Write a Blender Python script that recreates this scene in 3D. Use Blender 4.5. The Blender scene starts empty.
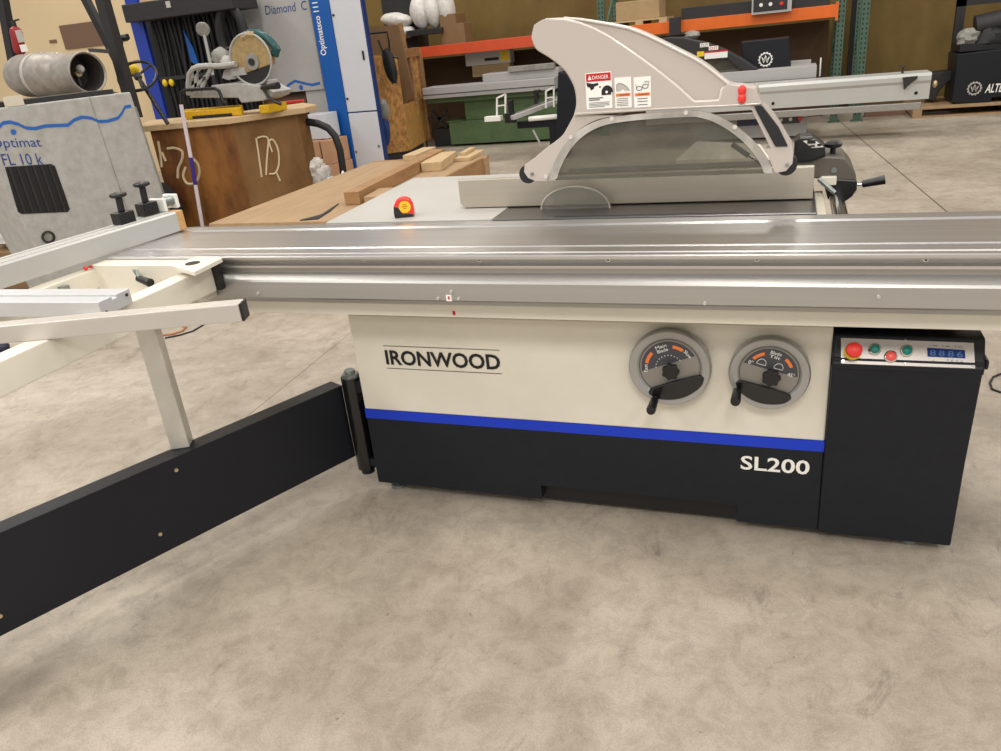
import bpy, bmesh, math, random
from mathutils import Vector, Matrix, Euler
random.seed(7)
C = bpy.context.scene.collection
R = math.radians
# ------------------------------------------------------------------ camera model (1001 x 751)
FPX, PITCH, ROLL, YAW, CAMH = 774.1, R(23.7), R(-6.02), R(21.36), 1.45
PCX, PCY = 500.5, 375.5
fwd = Vector((-math.sin(YAW)*math.cos(PITCH), math.cos(YAW)*math.cos(PITCH), -math.sin(PITCH)))
rt0 = Vector((math.cos(YAW), math.sin(YAW), 0)); up0 = rt0.cross(fwd)
rt = rt0*math.cos(ROLL)+up0*math.sin(ROLL); up = rt.cross(fwd)
EYE = Vector((0, 0, CAMH))
def ray(px, py): return (rt*((px-PCX)/FPX) - up*((py-PCY)/FPX) + fwd)
def PZ(px, py, z): d = ray(px, py); return EYE + d*((z-CAMH)/d.z)      # point of the horizontal plane z
def PY(px, py, y): d = ray(px, py); return EYE + d*(y/d.y)             # point of the vertical plane y
cam = bpy.data.cameras.new('camera'); co = bpy.data.objects.new('camera', cam); C.objects.link(co)
cam.sensor_fit = 'HORIZONTAL'; cam.sensor_width = 36; cam.lens = FPX*36/1001; cam.clip_start = .02; cam.clip_end = 200
co.matrix_world = Matrix(((rt.x, up.x, -fwd.x, 0), (rt.y, up.y, -fwd.y, 0), (rt.z, up.z, -fwd.z, CAMH), (0, 0, 0, 1)))
bpy.context.scene.camera = co

# ------------------------------------------------------------------ materials
M = {}
def lin(c):
    return tuple((x/255/12.92 if x/255 <= .04045 else ((x/255+.055)/1.055)**2.4) for x in c)+(1,)
def mat(name, rgb, rough=.5, metal=0., noise=0., scale=8., bump=0., coat=0., stretch=None, dark=None, emit=None, alpha=None, trans=0., spec=None):
    m = bpy.data.materials.new(name); m.use_nodes = True; nt = m.node_tree; b = nt.nodes['Principled BSDF']
    b.inputs['Roughness'].default_value = rough; b.inputs['Metallic'].default_value = metal
    b.inputs['Coat Weight'].default_value = coat
    if spec is not None: b.inputs['Specular IOR Level'].default_value = spec
    c = lin(rgb); b.inputs['Base Color'].default_value = c
    if noise or bump:
        tc = nt.nodes.new('ShaderNodeTexCoord'); mp = nt.nodes.new('ShaderNodeMapping'); nt.links.new(tc.outputs['Object'], mp.inputs[0])
        mp.inputs['Scale'].default_value = stretch or (1, 1, 1)
        nz = nt.nodes.new('ShaderNodeTexNoise'); nz.inputs['Scale'].default_value = scale; nz.inputs['Detail'].default_value = 6; nz.inputs['Roughness'].default_value = .65
        nt.links.new(mp.outputs[0], nz.inputs[0])
        if noise:
            rp = nt.nodes.new('ShaderNodeValToRGB'); d = lin(dark) if dark else tuple(x*(1-noise) for x in c[:3])+(1,)
            rp.color_ramp.elements[0].position = .35; rp.color_ramp.elements[0].color = d
            rp.color_ramp.elements[1].position = .62; rp.color_ramp.elements[1].color = c
            nt.links.new(nz.outputs[0], rp.inputs[0]); nt.links.new(rp.outputs[0], b.inputs['Base Color'])
        if bump:
            bp = nt.nodes.new('ShaderNodeBump'); bp.inputs['Strength'].default_value = bump; bp.inputs['Distance'].default_value = .01
            nt.links.new(nz.outputs[0], bp.inputs['Height']); nt.links.new(bp.outputs[0], b.inputs['Normal'])
    if emit: b.inputs['Emission Color'].default_value = lin(rgb); b.inputs['Emission Strength'].default_value = emit
    if trans: b.inputs['Transmission Weight'].default_value = trans
    if alpha is not None: b.inputs['Alpha'].default_value = alpha
    M[name] = m; return m
mat('cream', (226, 220, 205), .42, noise=.06, scale=3)
mat('table_cream', (180, 178, 172), .4, noise=.05, scale=4)
mat('cream_dull', (212, 204, 186), .45, noise=.08, scale=5)
mat('black_paint', (26, 29, 36), .5, noise=.15, scale=30, bump=.05, spec=.3)
mat('black_plastic', (22, 22, 24), .38)
mat('black_gloss', (16, 16, 18), .22, coat=.3)
mat('powder_black', (19, 22, 30), .4, bump=.08, scale=260, spec=.35)
mat('blue_stripe', (0, 54, 196), .35)
mat('label_white', (238, 236, 230), .5)
mat('label_grey', (186, 180, 172), .5)
mat('ink', (18, 18, 20), .6)
mat('ink_red', (190, 24, 34), .5)
mat('ink_orange', (226, 122, 56), .5)
mat('ink_blue', (38, 66, 136), .5)
mat('fence_face', (196, 196, 192), .42, metal=.35, noise=.04, scale=5, stretch=(1, .3, 1))
mat('aluminium', (178, 176, 172), .36, metal=1, noise=.08, scale=6, stretch=(.3, 30, 30))
mat('table_aluminium', (208, 206, 205), .28, metal=.85, noise=.12, scale=5, stretch=(.15, 22, 22))
mat('anodised', (176, 174, 170), .36, metal=.6, noise=.07, scale=4, stretch=(.2, 14, 14))
mat('profile_grey', (206, 208, 210), .35, metal=.35)
mat('steel_plate', (128, 126, 126), .3, metal=.95, noise=.18, scale=4, stretch=(.3, 6, 6))
mat('brushed_ring', (168, 167, 165), .28, metal=.5)
mat('dial_face', (142, 138, 130), .5, metal=.25)
mat('dial_dark', (66, 66, 72), .5)
mat('square_tube', (204, 199, 193), .36, metal=.45, noise=.06, scale=5)
mat('leg_tube', (206, 202, 192), .45, metal=.3, noise=.12, scale=9)
mat('chrome', (225, 225, 225), .1, metal=1)
mat('zinc', (150, 158, 156), .35, metal=.7, noise=.2, scale=40)
mat('guard_plastic', (188, 178, 170), .38, coat=.15)
mat('guard_edge', (208, 200, 192), .32, coat=.2)
mat('fence_alu', (186, 178, 164), .42, metal=.6, noise=.05, scale=5, stretch=(.3, 20, 20))
mat('grey_plastic', (92, 86, 78), .45)
mat('red_plastic', (226, 52, 44), .35)
mat('yellow_plastic', (232, 196, 20), .4)
mat('teal_button', (0, 128, 116), .3)
mat('coral_button', (232, 82, 76), .3)
mat('plate', (178, 172, 168), .38, metal=.35)
mat('lcd_blue', (8, 48, 118), .5, spec=.2)
mat('lcd_seg', (44, 96, 160), .3)
mat('wood_ply', (166, 126, 84), .6, noise=.28, scale=4, stretch=(.5, 1, 6), bump=.08)
mat('wood_pine', (172, 142, 106), .6, noise=.2, scale=5, stretch=(4, .4, 6), bump=.05)
mat('wood_pale', (200, 172, 132), .6, noise=.14, scale=5, stretch=(6, .5, 6))
mat('wood_crate', (150, 98, 40), .6, noise=.55, scale=3.2, stretch=(1.2, 1, .5), dark=(92, 52, 20), bump=.08)
mat('wood_crate_dull', (134, 100, 58), .6, noise=.35, scale=2.2, stretch=(1, 1, .5), dark=(108, 72, 32), bump=.05)
mat('osb', (196, 144, 76), .6, noise=.45, scale=26, stretch=(1, 1, .5), dark=(136, 88, 38), bump=.15)
mat('osb_strand', (206, 158, 88), .6, noise=.4, scale=30, stretch=(3, 3, .4), dark=(140, 96, 44), bump=.2)
mat('mdf', (134, 104, 72), .7, noise=.1)
mat('shelf_shade_brown', (84, 60, 36), .75, noise=.12, scale=3)  # stands in for the shade below the rack shelves
mat('cardboard', (190, 146, 112), .75, noise=.08)
mat('tan_box', (176, 148, 108), .75, noise=.12)
mat('worn_grey', (176, 175, 170), .5, noise=.15, scale=14, dark=(160, 158, 153))
mat('dirty_grey', (152, 150, 142), .6, noise=.3, scale=14, bump=.1)
mat('pale_panel', (206, 208, 214), .4, noise=.03)
mat('light_grey', (176, 174, 172), .45, noise=.05)
mat('machine_blue', (0, 84, 166), .4)
mat('logo_blue', (34, 96, 178), .5)
mat('navy_blue', (28, 58, 160), .45)
mat('deep_blue', (20, 50, 110), .5)
mat('green_paint', (86, 110, 72), .5, noise=.2, scale=8)
mat('dark_green', (52, 76, 52), .55, noise=.25, scale=8)
mat('rack_green', (76, 104, 86), .5, noise=.15, scale=20)
mat('orange', (232, 108, 26), .45, noise=.08, scale=10)
mat('red_orange', (212, 82, 44), .45, noise=.08, scale=10)
mat('dark_metal', (48, 47, 48), .5, metal=.2, noise=.2, scale=20)
mat('rubber', (26, 26, 28), .6, noise=.3, scale=30)
mat('white_bag', (226, 222, 216), .6, noise=.22, scale=22, bump=.6)
mat('plastic_wrap', (206, 204, 202), .25, noise=.35, scale=16, bump=.8)
mat('tank_metal', (170, 163, 154), .45, metal=.35, noise=.3, scale=11, bump=.1)
mat('lining', (64, 60, 56), .7)
mat('fire_red', (150, 34, 40), .45)
mat('board_brown', (124, 96, 78), .8)
mat('teal_dark', (22, 74, 76), .4)
mat('yellow_tool', (222, 176, 24), .45, noise=.2, scale=30)
mat('brass', (196, 176, 140), .35, metal=.6)
mat('dusty_gold', (176, 150, 102), .5, metal=0, noise=.3, scale=20)
mat('paint_mark', (214, 196, 160), .7)
mat('strap_white', (228, 216, 220), .5)
mat('purple_blue', (58, 44, 140), .5)
mat('dark_navy', (26, 30, 54), .6)
mat('cork', (206, 160, 100), .6, noise=.25, scale=60)
mat('cable_orange', (176, 116, 76), .5)
mat('rag', (200, 194, 186), .8, noise=.4, scale=18, bump=.8)
mat('bottle_blue', (120, 132, 176), .2)
mat('roll_brown', (136, 108, 88), .6, noise=.4, scale=8)
def glass(name, tint, mixf, rough, tcol=(.86, .87, .84, 1)):
    m = bpy.data.materials.new(name); m.use_nodes = True; nt = m.node_tree; b = nt.nodes['Principled BSDF']
    b.inputs['Base Color'].default_value = lin(tint); b.inputs['Roughness'].default_value = rough
    tr = nt.nodes.new('ShaderNodeBsdfTransparent'); tr.inputs[0].default_value = tcol
    mx = nt.nodes.new('ShaderNodeMixShader'); nz = nt.nodes.new('ShaderNodeTexNoise'); nz.inputs['Scale'].default_value = 12; nz.inputs['Detail'].default_value = 8
    tc = nt.nodes.new('ShaderNodeTexCoord'); nt.links.new(tc.outputs['Object'], nz.inputs[0])
    mr = nt.nodes.new('ShaderNodeMapRange'); mr.inputs[1].default_value = .35; mr.inputs[2].default_value = .75; mr.inputs[3].default_value = mixf*.7; mr.inputs[4].default_value = mixf*1.5
    nt.links.new(nz.outputs[0], mr.inputs[0]); nt.links.new(mr.outputs[0], mx.inputs[0])
    nt.links.new(tr.outputs[0], mx.inputs[1]); nt.links.new(b.outputs[0], mx.inputs[2]); nt.links.new(mx.outputs[0], nt.nodes['Material Output'].inputs[0])
    M[name] = m
glass('clear_shield', (118, 116, 106), .34, .14, (.66, .65, .62, 1))
glass('clear_edge', (205, 200, 192), .72, .25)
glass('clear_disc', (190, 186, 180), .25, .1)

def concrete():
    m = bpy.data.materials.new('concrete'); m.use_nodes = True; nt = m.node_tree; b = nt.nodes['Principled BSDF']; L = nt.links.new; N = nt.nodes.new
    tc = N('ShaderNodeTexCoord')
    def nz(scale, detail, rough, dist=0, st=None):
        n = N('ShaderNodeTexNoise'); n.inputs['Scale'].default_value = scale; n.inputs['Detail'].default_value = detail; n.inputs['Roughness'].default_value = rough; n.inputs['Distortion'].default_value = dist
        if st:
            mp = N('ShaderNodeMapping'); mp.inputs['Scale'].default_value = st; mp.inputs['Rotation'].default_value = (0, 0, R(35)); L(tc.outputs['Object'], mp.inputs[0]); L(mp.outputs[0], n.inputs[0])
        else: L(tc.outputs['Object'], n.inputs[0])
        return n
    def ramp(n, p0, c0, p1, c1):
        r = N('ShaderNodeValToRGB'); r.color_ramp.elements[0].position = p0; r.color_ramp.elements[0].color = c0; r.color_ramp.elements[1].position = p1; r.color_ramp.elements[1].color = c1; L(n.outputs[0], r.inputs[0]); return r
    def mul(a, bb, f=1.):
        x = N('ShaderNodeMix'); x.data_type = 'RGBA'; x.blend_type = 'MULTIPLY'; x.inputs[0].default_value = f; L(a, x.inputs[6]); L(bb, x.inputs[7]); return x.outputs[2]
    base = ramp(nz(1.3, 6, .6, .6), .33, lin((156, 144, 129)), .68, lin((194, 183, 167)))
    mott = ramp(nz(11, 12, .82, .5), .32, (.66, .65, .64, 1), .56, (1, 1, 1, 1))
    fine = ramp(nz(210, 4, .8), .28, (.62, .61, .60, 1), .58, (1, 1, 1, 1))
    scuff = ramp(nz(3.2, 12, .8, 1.8, (1, .4, 1)), .36, (.66, .65, .65, 1), .43, (1, 1, 1, 1))
    pits = ramp(nz(22, 3, .6), .25, (.3, .28, .26, 1), .29, (1, 1, 1, 1))
    col = mul(base.outputs[0], mott.outputs[0]); col = mul(col, fine.outputs[0], .8); col = mul(col, scuff.outputs[0], .85); col = mul(col, pits.outputs[0], .8)
    # saw-cut control joints
    sep = N('ShaderNodeSeparateXYZ'); L(tc.outputs['Object'], sep.inputs[0])
    def joint(x0, slope, y0, w, axis='X'):
        a = N('ShaderNodeMath'); a.operation = 'MULTIPLY_ADD'; a.inputs[1].default_value = -slope; a.inputs[2].default_value = -x0+slope*y0
        L(sep.outputs['Y' if axis == 'X' else 'X'], a.inputs[0])
        s = N('ShaderNodeMath'); s.operation = 'ADD'; L(a.outputs[0], s.inputs[0]); L(sep.outputs[axis], s.inputs[1])
        ab = N('ShaderNodeMath'); ab.operation = 'ABSOLUTE'; L(s.outputs[0], ab.inputs[0])
        g = N('ShaderNodeMath'); g.operation = 'LESS_THAN'; g.inputs[1].default_value = w; L(ab.outputs[0], g.inputs[0]); return g.outputs[0]
    a, c = PZ(863, 141, 0), PZ(946, 211, 0); j1 = joint(a.x, (c.x-a.x)/(c.y-a.y), a.y, .006)
    a, c = PZ(349, 334, 0), PZ(281, 389, 0); j2 = joint(a.x, (c.x-a.x)/(c.y-a.y), a.y, .0022)
    mx = N('ShaderNodeMath'); mx.operation = 'MAXIMUM'; L(j1, mx.inputs[0]); L(j2, mx.inputs[1])
    fin = N('ShaderNodeMix'); fin.data_type = 'RGBA'; L(mx.outputs[0], fin.inputs[0]); L(col, fin.inputs[6]); fin.inputs[7].default_value = lin((92, 80, 68))
    L(fin.outputs[2], b.inputs['Base Color'])
    bp = N('ShaderNodeBump'); bp.inputs['Strength'].default_value = .22; bp.inputs['Distance'].default_value = .004
    L(nz(38, 8, .75, .8).outputs[0], bp.inputs['Height']); L(bp.outputs[0], b.inputs['Normal'])
    rr = ramp(nz(2.2, 5, .6), .3, (.42, .42, .42, 1), .7, (.62, .62, .62, 1)); L(rr.outputs[0], b.inputs['Roughness'])
    M['concrete'] = m
concrete()
mat('wall_olive', (124, 101, 50), .75, noise=.16, scale=1.6, stretch=(1, 1, .5), dark=(104, 82, 36))
mat('wall_cream', (232, 208, 166), .7, noise=.04, scale=1)

# ------------------------------------------------------------------ geometry builder
class MB:
    def __init__(s): s.bm = bmesh.new(); s.mats = []
    def mi(s, m):
        if m not in s.mats: s.mats.append(m)
        return s.mats.index(m)
    def _f(s, vs, m, smooth=False):
        try: f = s.bm.faces.new(vs)
        except ValueError: return
        f.material_index = m; f.smooth = smooth
    def box(s, x0, x1, y0, y1, z0, z1, m, mx=None):
        i = s.mi(m); p = [Vector((x, y, z)) for z in (z0, z1) for y in (y0, y1) for x in (x0, x1)]
        if mx: p = [mx @ q for q in p]
        v = [s.bm.verts.new(q) for q in p]
        for a in ((0, 2, 3, 1), (4, 5, 7, 6), (0, 1, 5, 4), (2, 6, 7, 3), (0, 4, 6, 2), (1, 3, 7, 5)): s._f([v[k] for k in a], i)
        return s
    def prism(s, pts, vec, m, mside=None, smooth=False):
        i = s.mi(m); j = s.mi(mside) if mside else i; vec = Vector(vec)
        a = [s.bm.verts.new(Vector(p)) for p in pts]; b = [s.bm.verts.new(Vector(p)+vec) for p in pts]
        s._f(a, i); s._f(b[::-1], i); n = len(pts)
        for k in range(n): s._f([a[k], b[k], b[(k+1) % n], a[(k+1) % n]], j, smooth)
        return s
    def face(s, pts, m):
        s._f([s.bm.verts.new(Vector(p)) for p in pts], s.mi(m)); return s
    def cyl(s, p0, p1, r0, m, r1=None, n=20, caps=True, smooth=True):
        p0, p1 = Vector(p0), Vector(p1); r1 = r0 if r1 is None else r1; i = s.mi(m)
        ax = (p1-p0).normalized(); u = ax.orthogonal().normalized(); w = ax.cross(u)
        A = []; B = []
        for k in range(n):
            t = 2*math.pi*k/n; d = u*math.cos(t)+w*math.sin(t); A.append(s.bm.verts.new(p0+d*r0)); B.append(s.bm.verts.new(p1+d*r1))
        for k in range(n): s._f([A[k], A[(k+1) % n], B[(k+1) % n], B[k]], i, smooth)
        if caps: s._f(A[::-1], i); s._f(B, i)
        return s
    def lathe(s, prof, p0, ax, m, n=32, mats=None):
        p0 = Vector(p0); ax = Vector(ax).normalized(); u = ax.orthogonal().normalized(); w = ax.cross(u); rings = []
        for r, h in prof:
            rings.append([s.bm.verts.new(p0+ax*h+(u*math.cos(2*math.pi*k/n)+w*math.sin(2*math.pi*k/n))*max(r, .0002)) for k in range(n)])
        for q in range(len(rings)-1):
            i = s.mi(mats[q] if mats else m)
            for k in range(n): s._f([rings[q][k], rings[q][(k+1) % n], rings[q+1][(k+1) % n], rings[q+1][k]], i, True)
        s._f(rings[0][::-1], s.mi(mats[0] if mats else m)); s._f(rings[-1], s.mi(mats[-1] if mats else m)); return s
    def tube(s, path, r, m, n=10, closed=False):
        P = [Vector(p) for p in path]; i = s.mi(m); rings = []; u = None; N = len(P)
        for k, p in enumerate(P):
            a = P[(k-1) % N] if (closed or k) else p; b = P[(k+1) % N] if (closed or k < N-1) else p
            t = (b-a).normalized()
            u = t.orthogonal().normalized() if u is None else (u-t*u.dot(t)).normalized()
            w = t.cross(u); rr = r[k] if isinstance(r, (list, tuple)) else r
            rings.append([s.bm.verts.new(p+(u*math.cos(2*math.pi*q/n)+w*math.sin(2*math.pi*q/n))*rr) for q in range(n)])
        for k in range(N if closed else N-1):
            A, B = rings[k], rings[(k+1) % N]
            for q in range(n): s._f([A[q], A[(q+1) % n], B[(q+1) % n], B[q]], i, True)
        if not closed: s._f(rings[0][::-1], i); s._f(rings[-1], i)
        return s
    def bar(s, p0, p1, w, h, m, upv=(0, 0, 1)):          # rectangular bar between two points, w sideways, h along upv
        p0, p1 = Vector(p0), Vector(p1); t = (p1-p0).normalized(); side = t.cross(Vector(upv)).normalized(); u = side.cross(t)
        q = [p0+side*w*a/2+u*h*b/2 for a, b in ((-1, -1), (1, -1), (1, 1), (-1, 1))]; return s.prism(q, p1-p0, m)
    def blob(s, c, rx, ry, rz, m, jit=0., seg=14, rot=0.):
        i = s.mi(m); t = bmesh.new(); bmesh.ops.create_uvsphere(t, u_segments=seg, v_segments=seg//2+2, radius=1); vm = {}
        rm = Matrix.Rotation(rot, 3, 'Y')
        for v in t.verts:
            k = 1+random.uniform(-jit, jit); vm[v.index] = s.bm.verts.new(Vector(c)+rm @ Vector((v.co.x*rx*k, v.co.y*ry*k, v.co.z*rz*k)))
        for f in t.faces: s._f([vm[v.index] for v in f.verts], i, True)
        t.free(); return s
    def text(s, body, origin, xdir, updir, width, height, m, thick=.0008, shear=0., spacing=1., bold=0.):
        cu = bpy.data.curves.new('t', 'FONT'); cu.body = body; cu.size = 1; cu.extrude = 0; cu.space_character = spacing; cu.resolution_u = 3; cu.offset = bold
        ob = bpy.data.objects.new('t', cu); C.objects.link(ob); dg = bpy.context.evaluated_depsgraph_get(); dg.update()
        me = ob.evaluated_get(dg).to_mesh(); xs = [v.co.x for v in me.vertices]; ys = [v.co.y for v in me.vertices]
        if not xs: bpy.data.objects.remove(ob); return s
        x0, x1, y0, y1 = min(xs), max(xs), min(ys), max(ys); xd = Vector(xdir).normalized(); ud = Vector(updir).normalized(); nn = xd.cross(ud); i = s.mi(m)
        vs = []
        for v in me.vertices:
            a = (v.co.x-x0)/(x1-x0)*width; b = (v.co.y-y0)/(y1-y0)*height
            vs.append(s.bm.verts.new(Vector(origin)+xd*(a+b*shear)+ud*b+nn*thick))
        for p in me.polygons: s._f([vs[k] for k in p.vertices], i)
        ob.evaluated_get(dg).to_mesh_clear(); bpy.data.objects.remove(ob); return s
    def build(s, name, parent=None, bevel=0., seg=2, label=None, subsurf=0, fix=True):
        if fix: bmesh.ops.recalc_face_normals(s.bm, faces=s.bm.faces[:])
        if parent is not None:
            inv = root_mx(parent).inverted(); bmesh.ops.transform(s.bm, matrix=inv, verts=s.bm.verts[:])
        for e in s.bm.edges:
            if len(e.link_faces) == 2 and e.calc_face_angle(0) > R(38): e.smooth = False
        me = bpy.data.meshes.new(name); s.bm.to_mesh(me); s.bm.free()
        for m in s.mats: me.materials.append(M[m])
        o = bpy.data.objects.new(name, me); C.objects.link(o)
        if parent is not None: o.parent = parent
        if bevel:
            md = o.modifiers.new('bevel', 'BEVEL'); md.width = bevel; md.segments = seg; md.limit_method = 'ANGLE'; md.angle_limit = R(40)
        if subsurf: md = o.modifiers.new('sub', 'SUBSURF'); md.levels = subsurf; md.render_levels = subsurf
        if label: o['label'] = label
        return o
def root_mx(o):
    m = Matrix.Identity(4)
    while o is not None: m = (Matrix.Translation(o.location) @ o.rotation_euler.to_matrix().to_4x4()) @ m; o = o.parent
    return m
def thing(name, label, cat, loc, rot=(0, 0, 0), group=None):
    o = bpy.data.objects.new(name, None); C.objects.link(o); o.location = loc; o.rotation_euler = rot; o.empty_display_size = .1
    o['label'] = label; o['category'] = cat
    if group: o['group'] = group
    return o
def tag(o, label, cat, group=None):
    o['label'] = label; o['category'] = cat
    if group: o['group'] = group
    return o
def lone(mb, name, label, cat, loc, group=None, **k):    # one-mesh thing with its origin at its base
    loc = Vector(loc); bmesh.ops.translate(mb.bm, verts=mb.bm.verts[:], vec=-loc); o = mb.build(name, None, **k); o.location = loc; return tag(o, label, cat, group)
def struct(mb, name, **k): o = mb.build(name, None, **k); o['kind'] = 'structure'; return o
def copy_tree(o, parent=None):
    c = o.copy(); C.objects.link(c); c.parent = parent
    for ch in list(o.children): copy_tree(ch, c)
    return c
def ext(cx, cy, w, h, Y):      # world extents of a rectangle seen at a pixel centre with a pixel size, standing in plane Y
    return PY(cx-w/2, cy, Y).x, PY(cx+w/2, cy, Y).x, PY(cx, cy+h/2, Y).z, PY(cx, cy-h/2, Y).z
def pbox(mb, cx, cy, w, h, Y, d, m):
    a, b, c, e = ext(cx, cy, w, h, Y); return mb.box(a, b, Y, Y+d, c, e, m)
def up_(v, z): return Vector((v.x, v.y, z))
def smooth_loop(pts, n=4, sharp=32):      # rounds a closed outline, keeping real corners
    N = len(pts); V = [Vector(p) for p in pts]; cor = []
    for i in range(N):
        a = V[i]-V[i-1]; b = V[(i+1) % N]-V[i]; cor.append(math.degrees(a.angle(b, 0)) > sharp)
    out = []
    for i in range(N):
        p1, p2 = V[i], V[(i+1) % N]; p0 = p1*2-p2 if cor[i] else V[i-1]; p3 = p2*2-p1 if cor[(i+1) % N] else V[(i+2) % N]
        for k in range(n):
            t = k/n; q = ((p1*2)+(p2-p0)*t+(p0*2-p1*5+p2*4-p3)*t*t+(p1*3-p0-p2*3+p3)*t*t*t)*.5; out.append((q.x, q.y))
    return out
def ppoly(mb, pts, Y, d, m, mside=None): return mb.prism([PY(x, y, Y) for x, y in pts], (0, d, 0), m, mside)

# ------------------------------------------------------------------ the hall
struct(MB().box(-16, 8, -5, 12.75, -.2, 0, 'concrete'), 'floor')
wallx = PY(128, 15, 9.9).x
struct(MB().box(wallx, 8, 12.6, 12.75, 0, 7, 'wall_olive'), 'wall_back')
struct(MB().box(-16, wallx, 9.9, 10.05, 0, 7, 'wall_cream'), 'wall_left')
struct(MB().box(wallx-.12, wallx, 10.05, 12.6, 0, 7, 'wall_cream'), 'wall_corner')

# ------------------------------------------------------------------ PANEL SAW
T = .93
YB, YF, YC = 2.217, 1.826, 2.05
XL, XR = -1.307, .139
saw = thing('panel_saw', 'large cream and black sliding table panel saw lettered IRONWOOD in the foreground', 'panel saw', (-.6, 2.4, 0))
# cabinet
zt, zs0, zs1, zb = .672, .299, .333, .042
nx0, nx1 = PY(541, 486, YC).x, PY(737, 507, YC).x
cab = MB()
cab.box(XL, XR, YC, YC+.72, zs1, zt, 'cream')
cabinet = cab.build('cabinet', saw, bevel=.004)
MB().box(XL-.001, XR+.0005, YC-.001, YC+.721, zs0, zs1, 'blue_stripe').build('stripe', cabinet, label='bright blue stripe')
pl = MB(); nz1 = zb+.052
pl.prism([(XL, YC, zb), (nx0, YC, zb), (nx0, YC, nz1), (nx1, YC, nz1), (nx1, YC, zb-.006), (XR, YC, zb-.006), (XR, YC, zs0), (XL, YC, zs0)], (0, .7, 0), 'black_paint')
pl.box(nx0-.01, nx1+.01, YC+.04, YC+.1, .02, nz1, 'black_plastic')  # black block set into the notch, standing in for its shade
plinth = pl.build('plinth', cabinet, bevel=.002, label='charcoal lower half with a forklift notch')
t = MB(); p0 = PY(740.5, 469, YC-.001); p1 = PY(809, 476, YC-.001)
t.text('SL200', (p0.x, YC-.0015, p0.z), (1, 0, 0), (0, 0, 1), p1.x-p0.x, PY(741, 455, YC).z-p0.z, 'label_white', bold=.018)
t.build('model_lettering', cabinet, label='white SL200 lettering')
t = MB(); p0 = PY(387, 364.3, YC); p1 = PY(501, 369, YC); zz = p0.z; hh = PY(385, 349.6, YC).z-zz
t.text('IRONWOOD', (p0.x, YC-.0015, zz), (1, 0, 0), (0, 0, 1), p1.x-p0.x, hh, 'ink', bold=.026)
for dz in (hh+.013, -.014): t.box(p0.x-.002, p1.x+.002, YC-.0015, YC-.0003, zz+dz, zz+dz+.0016, 'ink')
t.build('name_lettering', cabinet, label='black IRONWOOD lettering between two thin lines')
for x, y in ((XL+.05, YC+.05), (XR+.25, YC+.05), (XL+.05, YC+.62), (XR+.25, YC+.62)):
    MB().cyl((x, y, 0), (x, y, .012), .025, 'zinc').cyl((x, y, .012), (x, y, .05), .009, 'zinc').build('levelling_foot', saw)
# ledge and beam
XA, XZ = -2.02, 1.15
lg = MB(); lgz = PY(500, 318.6, 1.9).z; lg.box(-1.9, XZ, 1.90, 2.2, lgz, .80, 'cream'); lg.box(XL+.01, XR+.3, 2.06, 2.7, zt, .70, 'black_plastic')
lg.build('support_rail', saw, bevel=.002)
bp = [(1.865, .915), (1.852, .912), (1.852, .876), (1.846, .872), (1.830, .859), (YF, .853), (YF, .806), (1.832, .80), (1.885, .797), (1.885, .772), (2.19, .772), (2.19, .893), (1.865, .893)]
beam = MB().prism([(XA, y, z) for y, z in bp], (XZ-XA, 0, 0), 'anodised').build('main_beam', saw)
for (px, py) in ((258.5, 293), (451.5, 291.3), (438.4, 298), (459, 298.3), (705, 303), (878.5, 296.5)):
    q = PY(px, py, YF); MB().cyl((q.x, YF, q.z), (q.x, YF-.006, q.z), .0042, 'label_grey', n=12).build('bolt', beam)
q = PY(449, 298, YF); st = MB().box(q.x-.008, q.x+.008, YF-.001, YF, q.z-.009, q.z+.009, 'label_white').box(q.x-.0025, q.x+.0025, YF-.0015, YF-.001, q.z-.004, q.z+.005, 'ink_red'); st.build('warning_sticker', beam)
q = PY(454, 313, 1.9); MB().box(q.x-.004, q.x+.004, 1.899, 1.9, q.z-.006, q.z+.006, 'ink_red').build('red_sticker', saw)
# sliding carriage
tp = [(1.835, .893), (1.835, .9), (1.853, .902), (1.853, .915), (YF+.003, .917), (YF, .921), (YF, .9275), (YF+.004, T), (1.848, T), (1.850, .924), (1.862, .924), (1.864, T-.0005), (1.905, T), (1.907, .9275), (1.919, .9275), (1.921, T), (2.10, T), (2.135, T-.001), (2.15, T-.0035), (2.158, T), (2.20, T), (YB, T-.002), (YB, .893)]
cfa, cfb = PZ(180, 232, T), PZ(0, 291, T)
car = MB().prism([(-1.99, y, z) for y, z in tp], (XZ-.02+1.99, 0, 0), 'table_aluminium').build('sliding_table', saw)
for px, py in ((258, 258.5), (363.5, 259.5), (479, 260.4), (608, 260.2), (757, 259.8), (926, 260)):
    q = PY(px, py, YF+.01); MB().cyl((q.x, 1.853, q.z), (q.x, 1.838, q.z), .0055, 'chrome', n=12).cyl((q.x, 1.838, q.z), (q.x, 1.836, q.z), .003, 'ink', n=8).build('table_screw', car)
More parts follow.
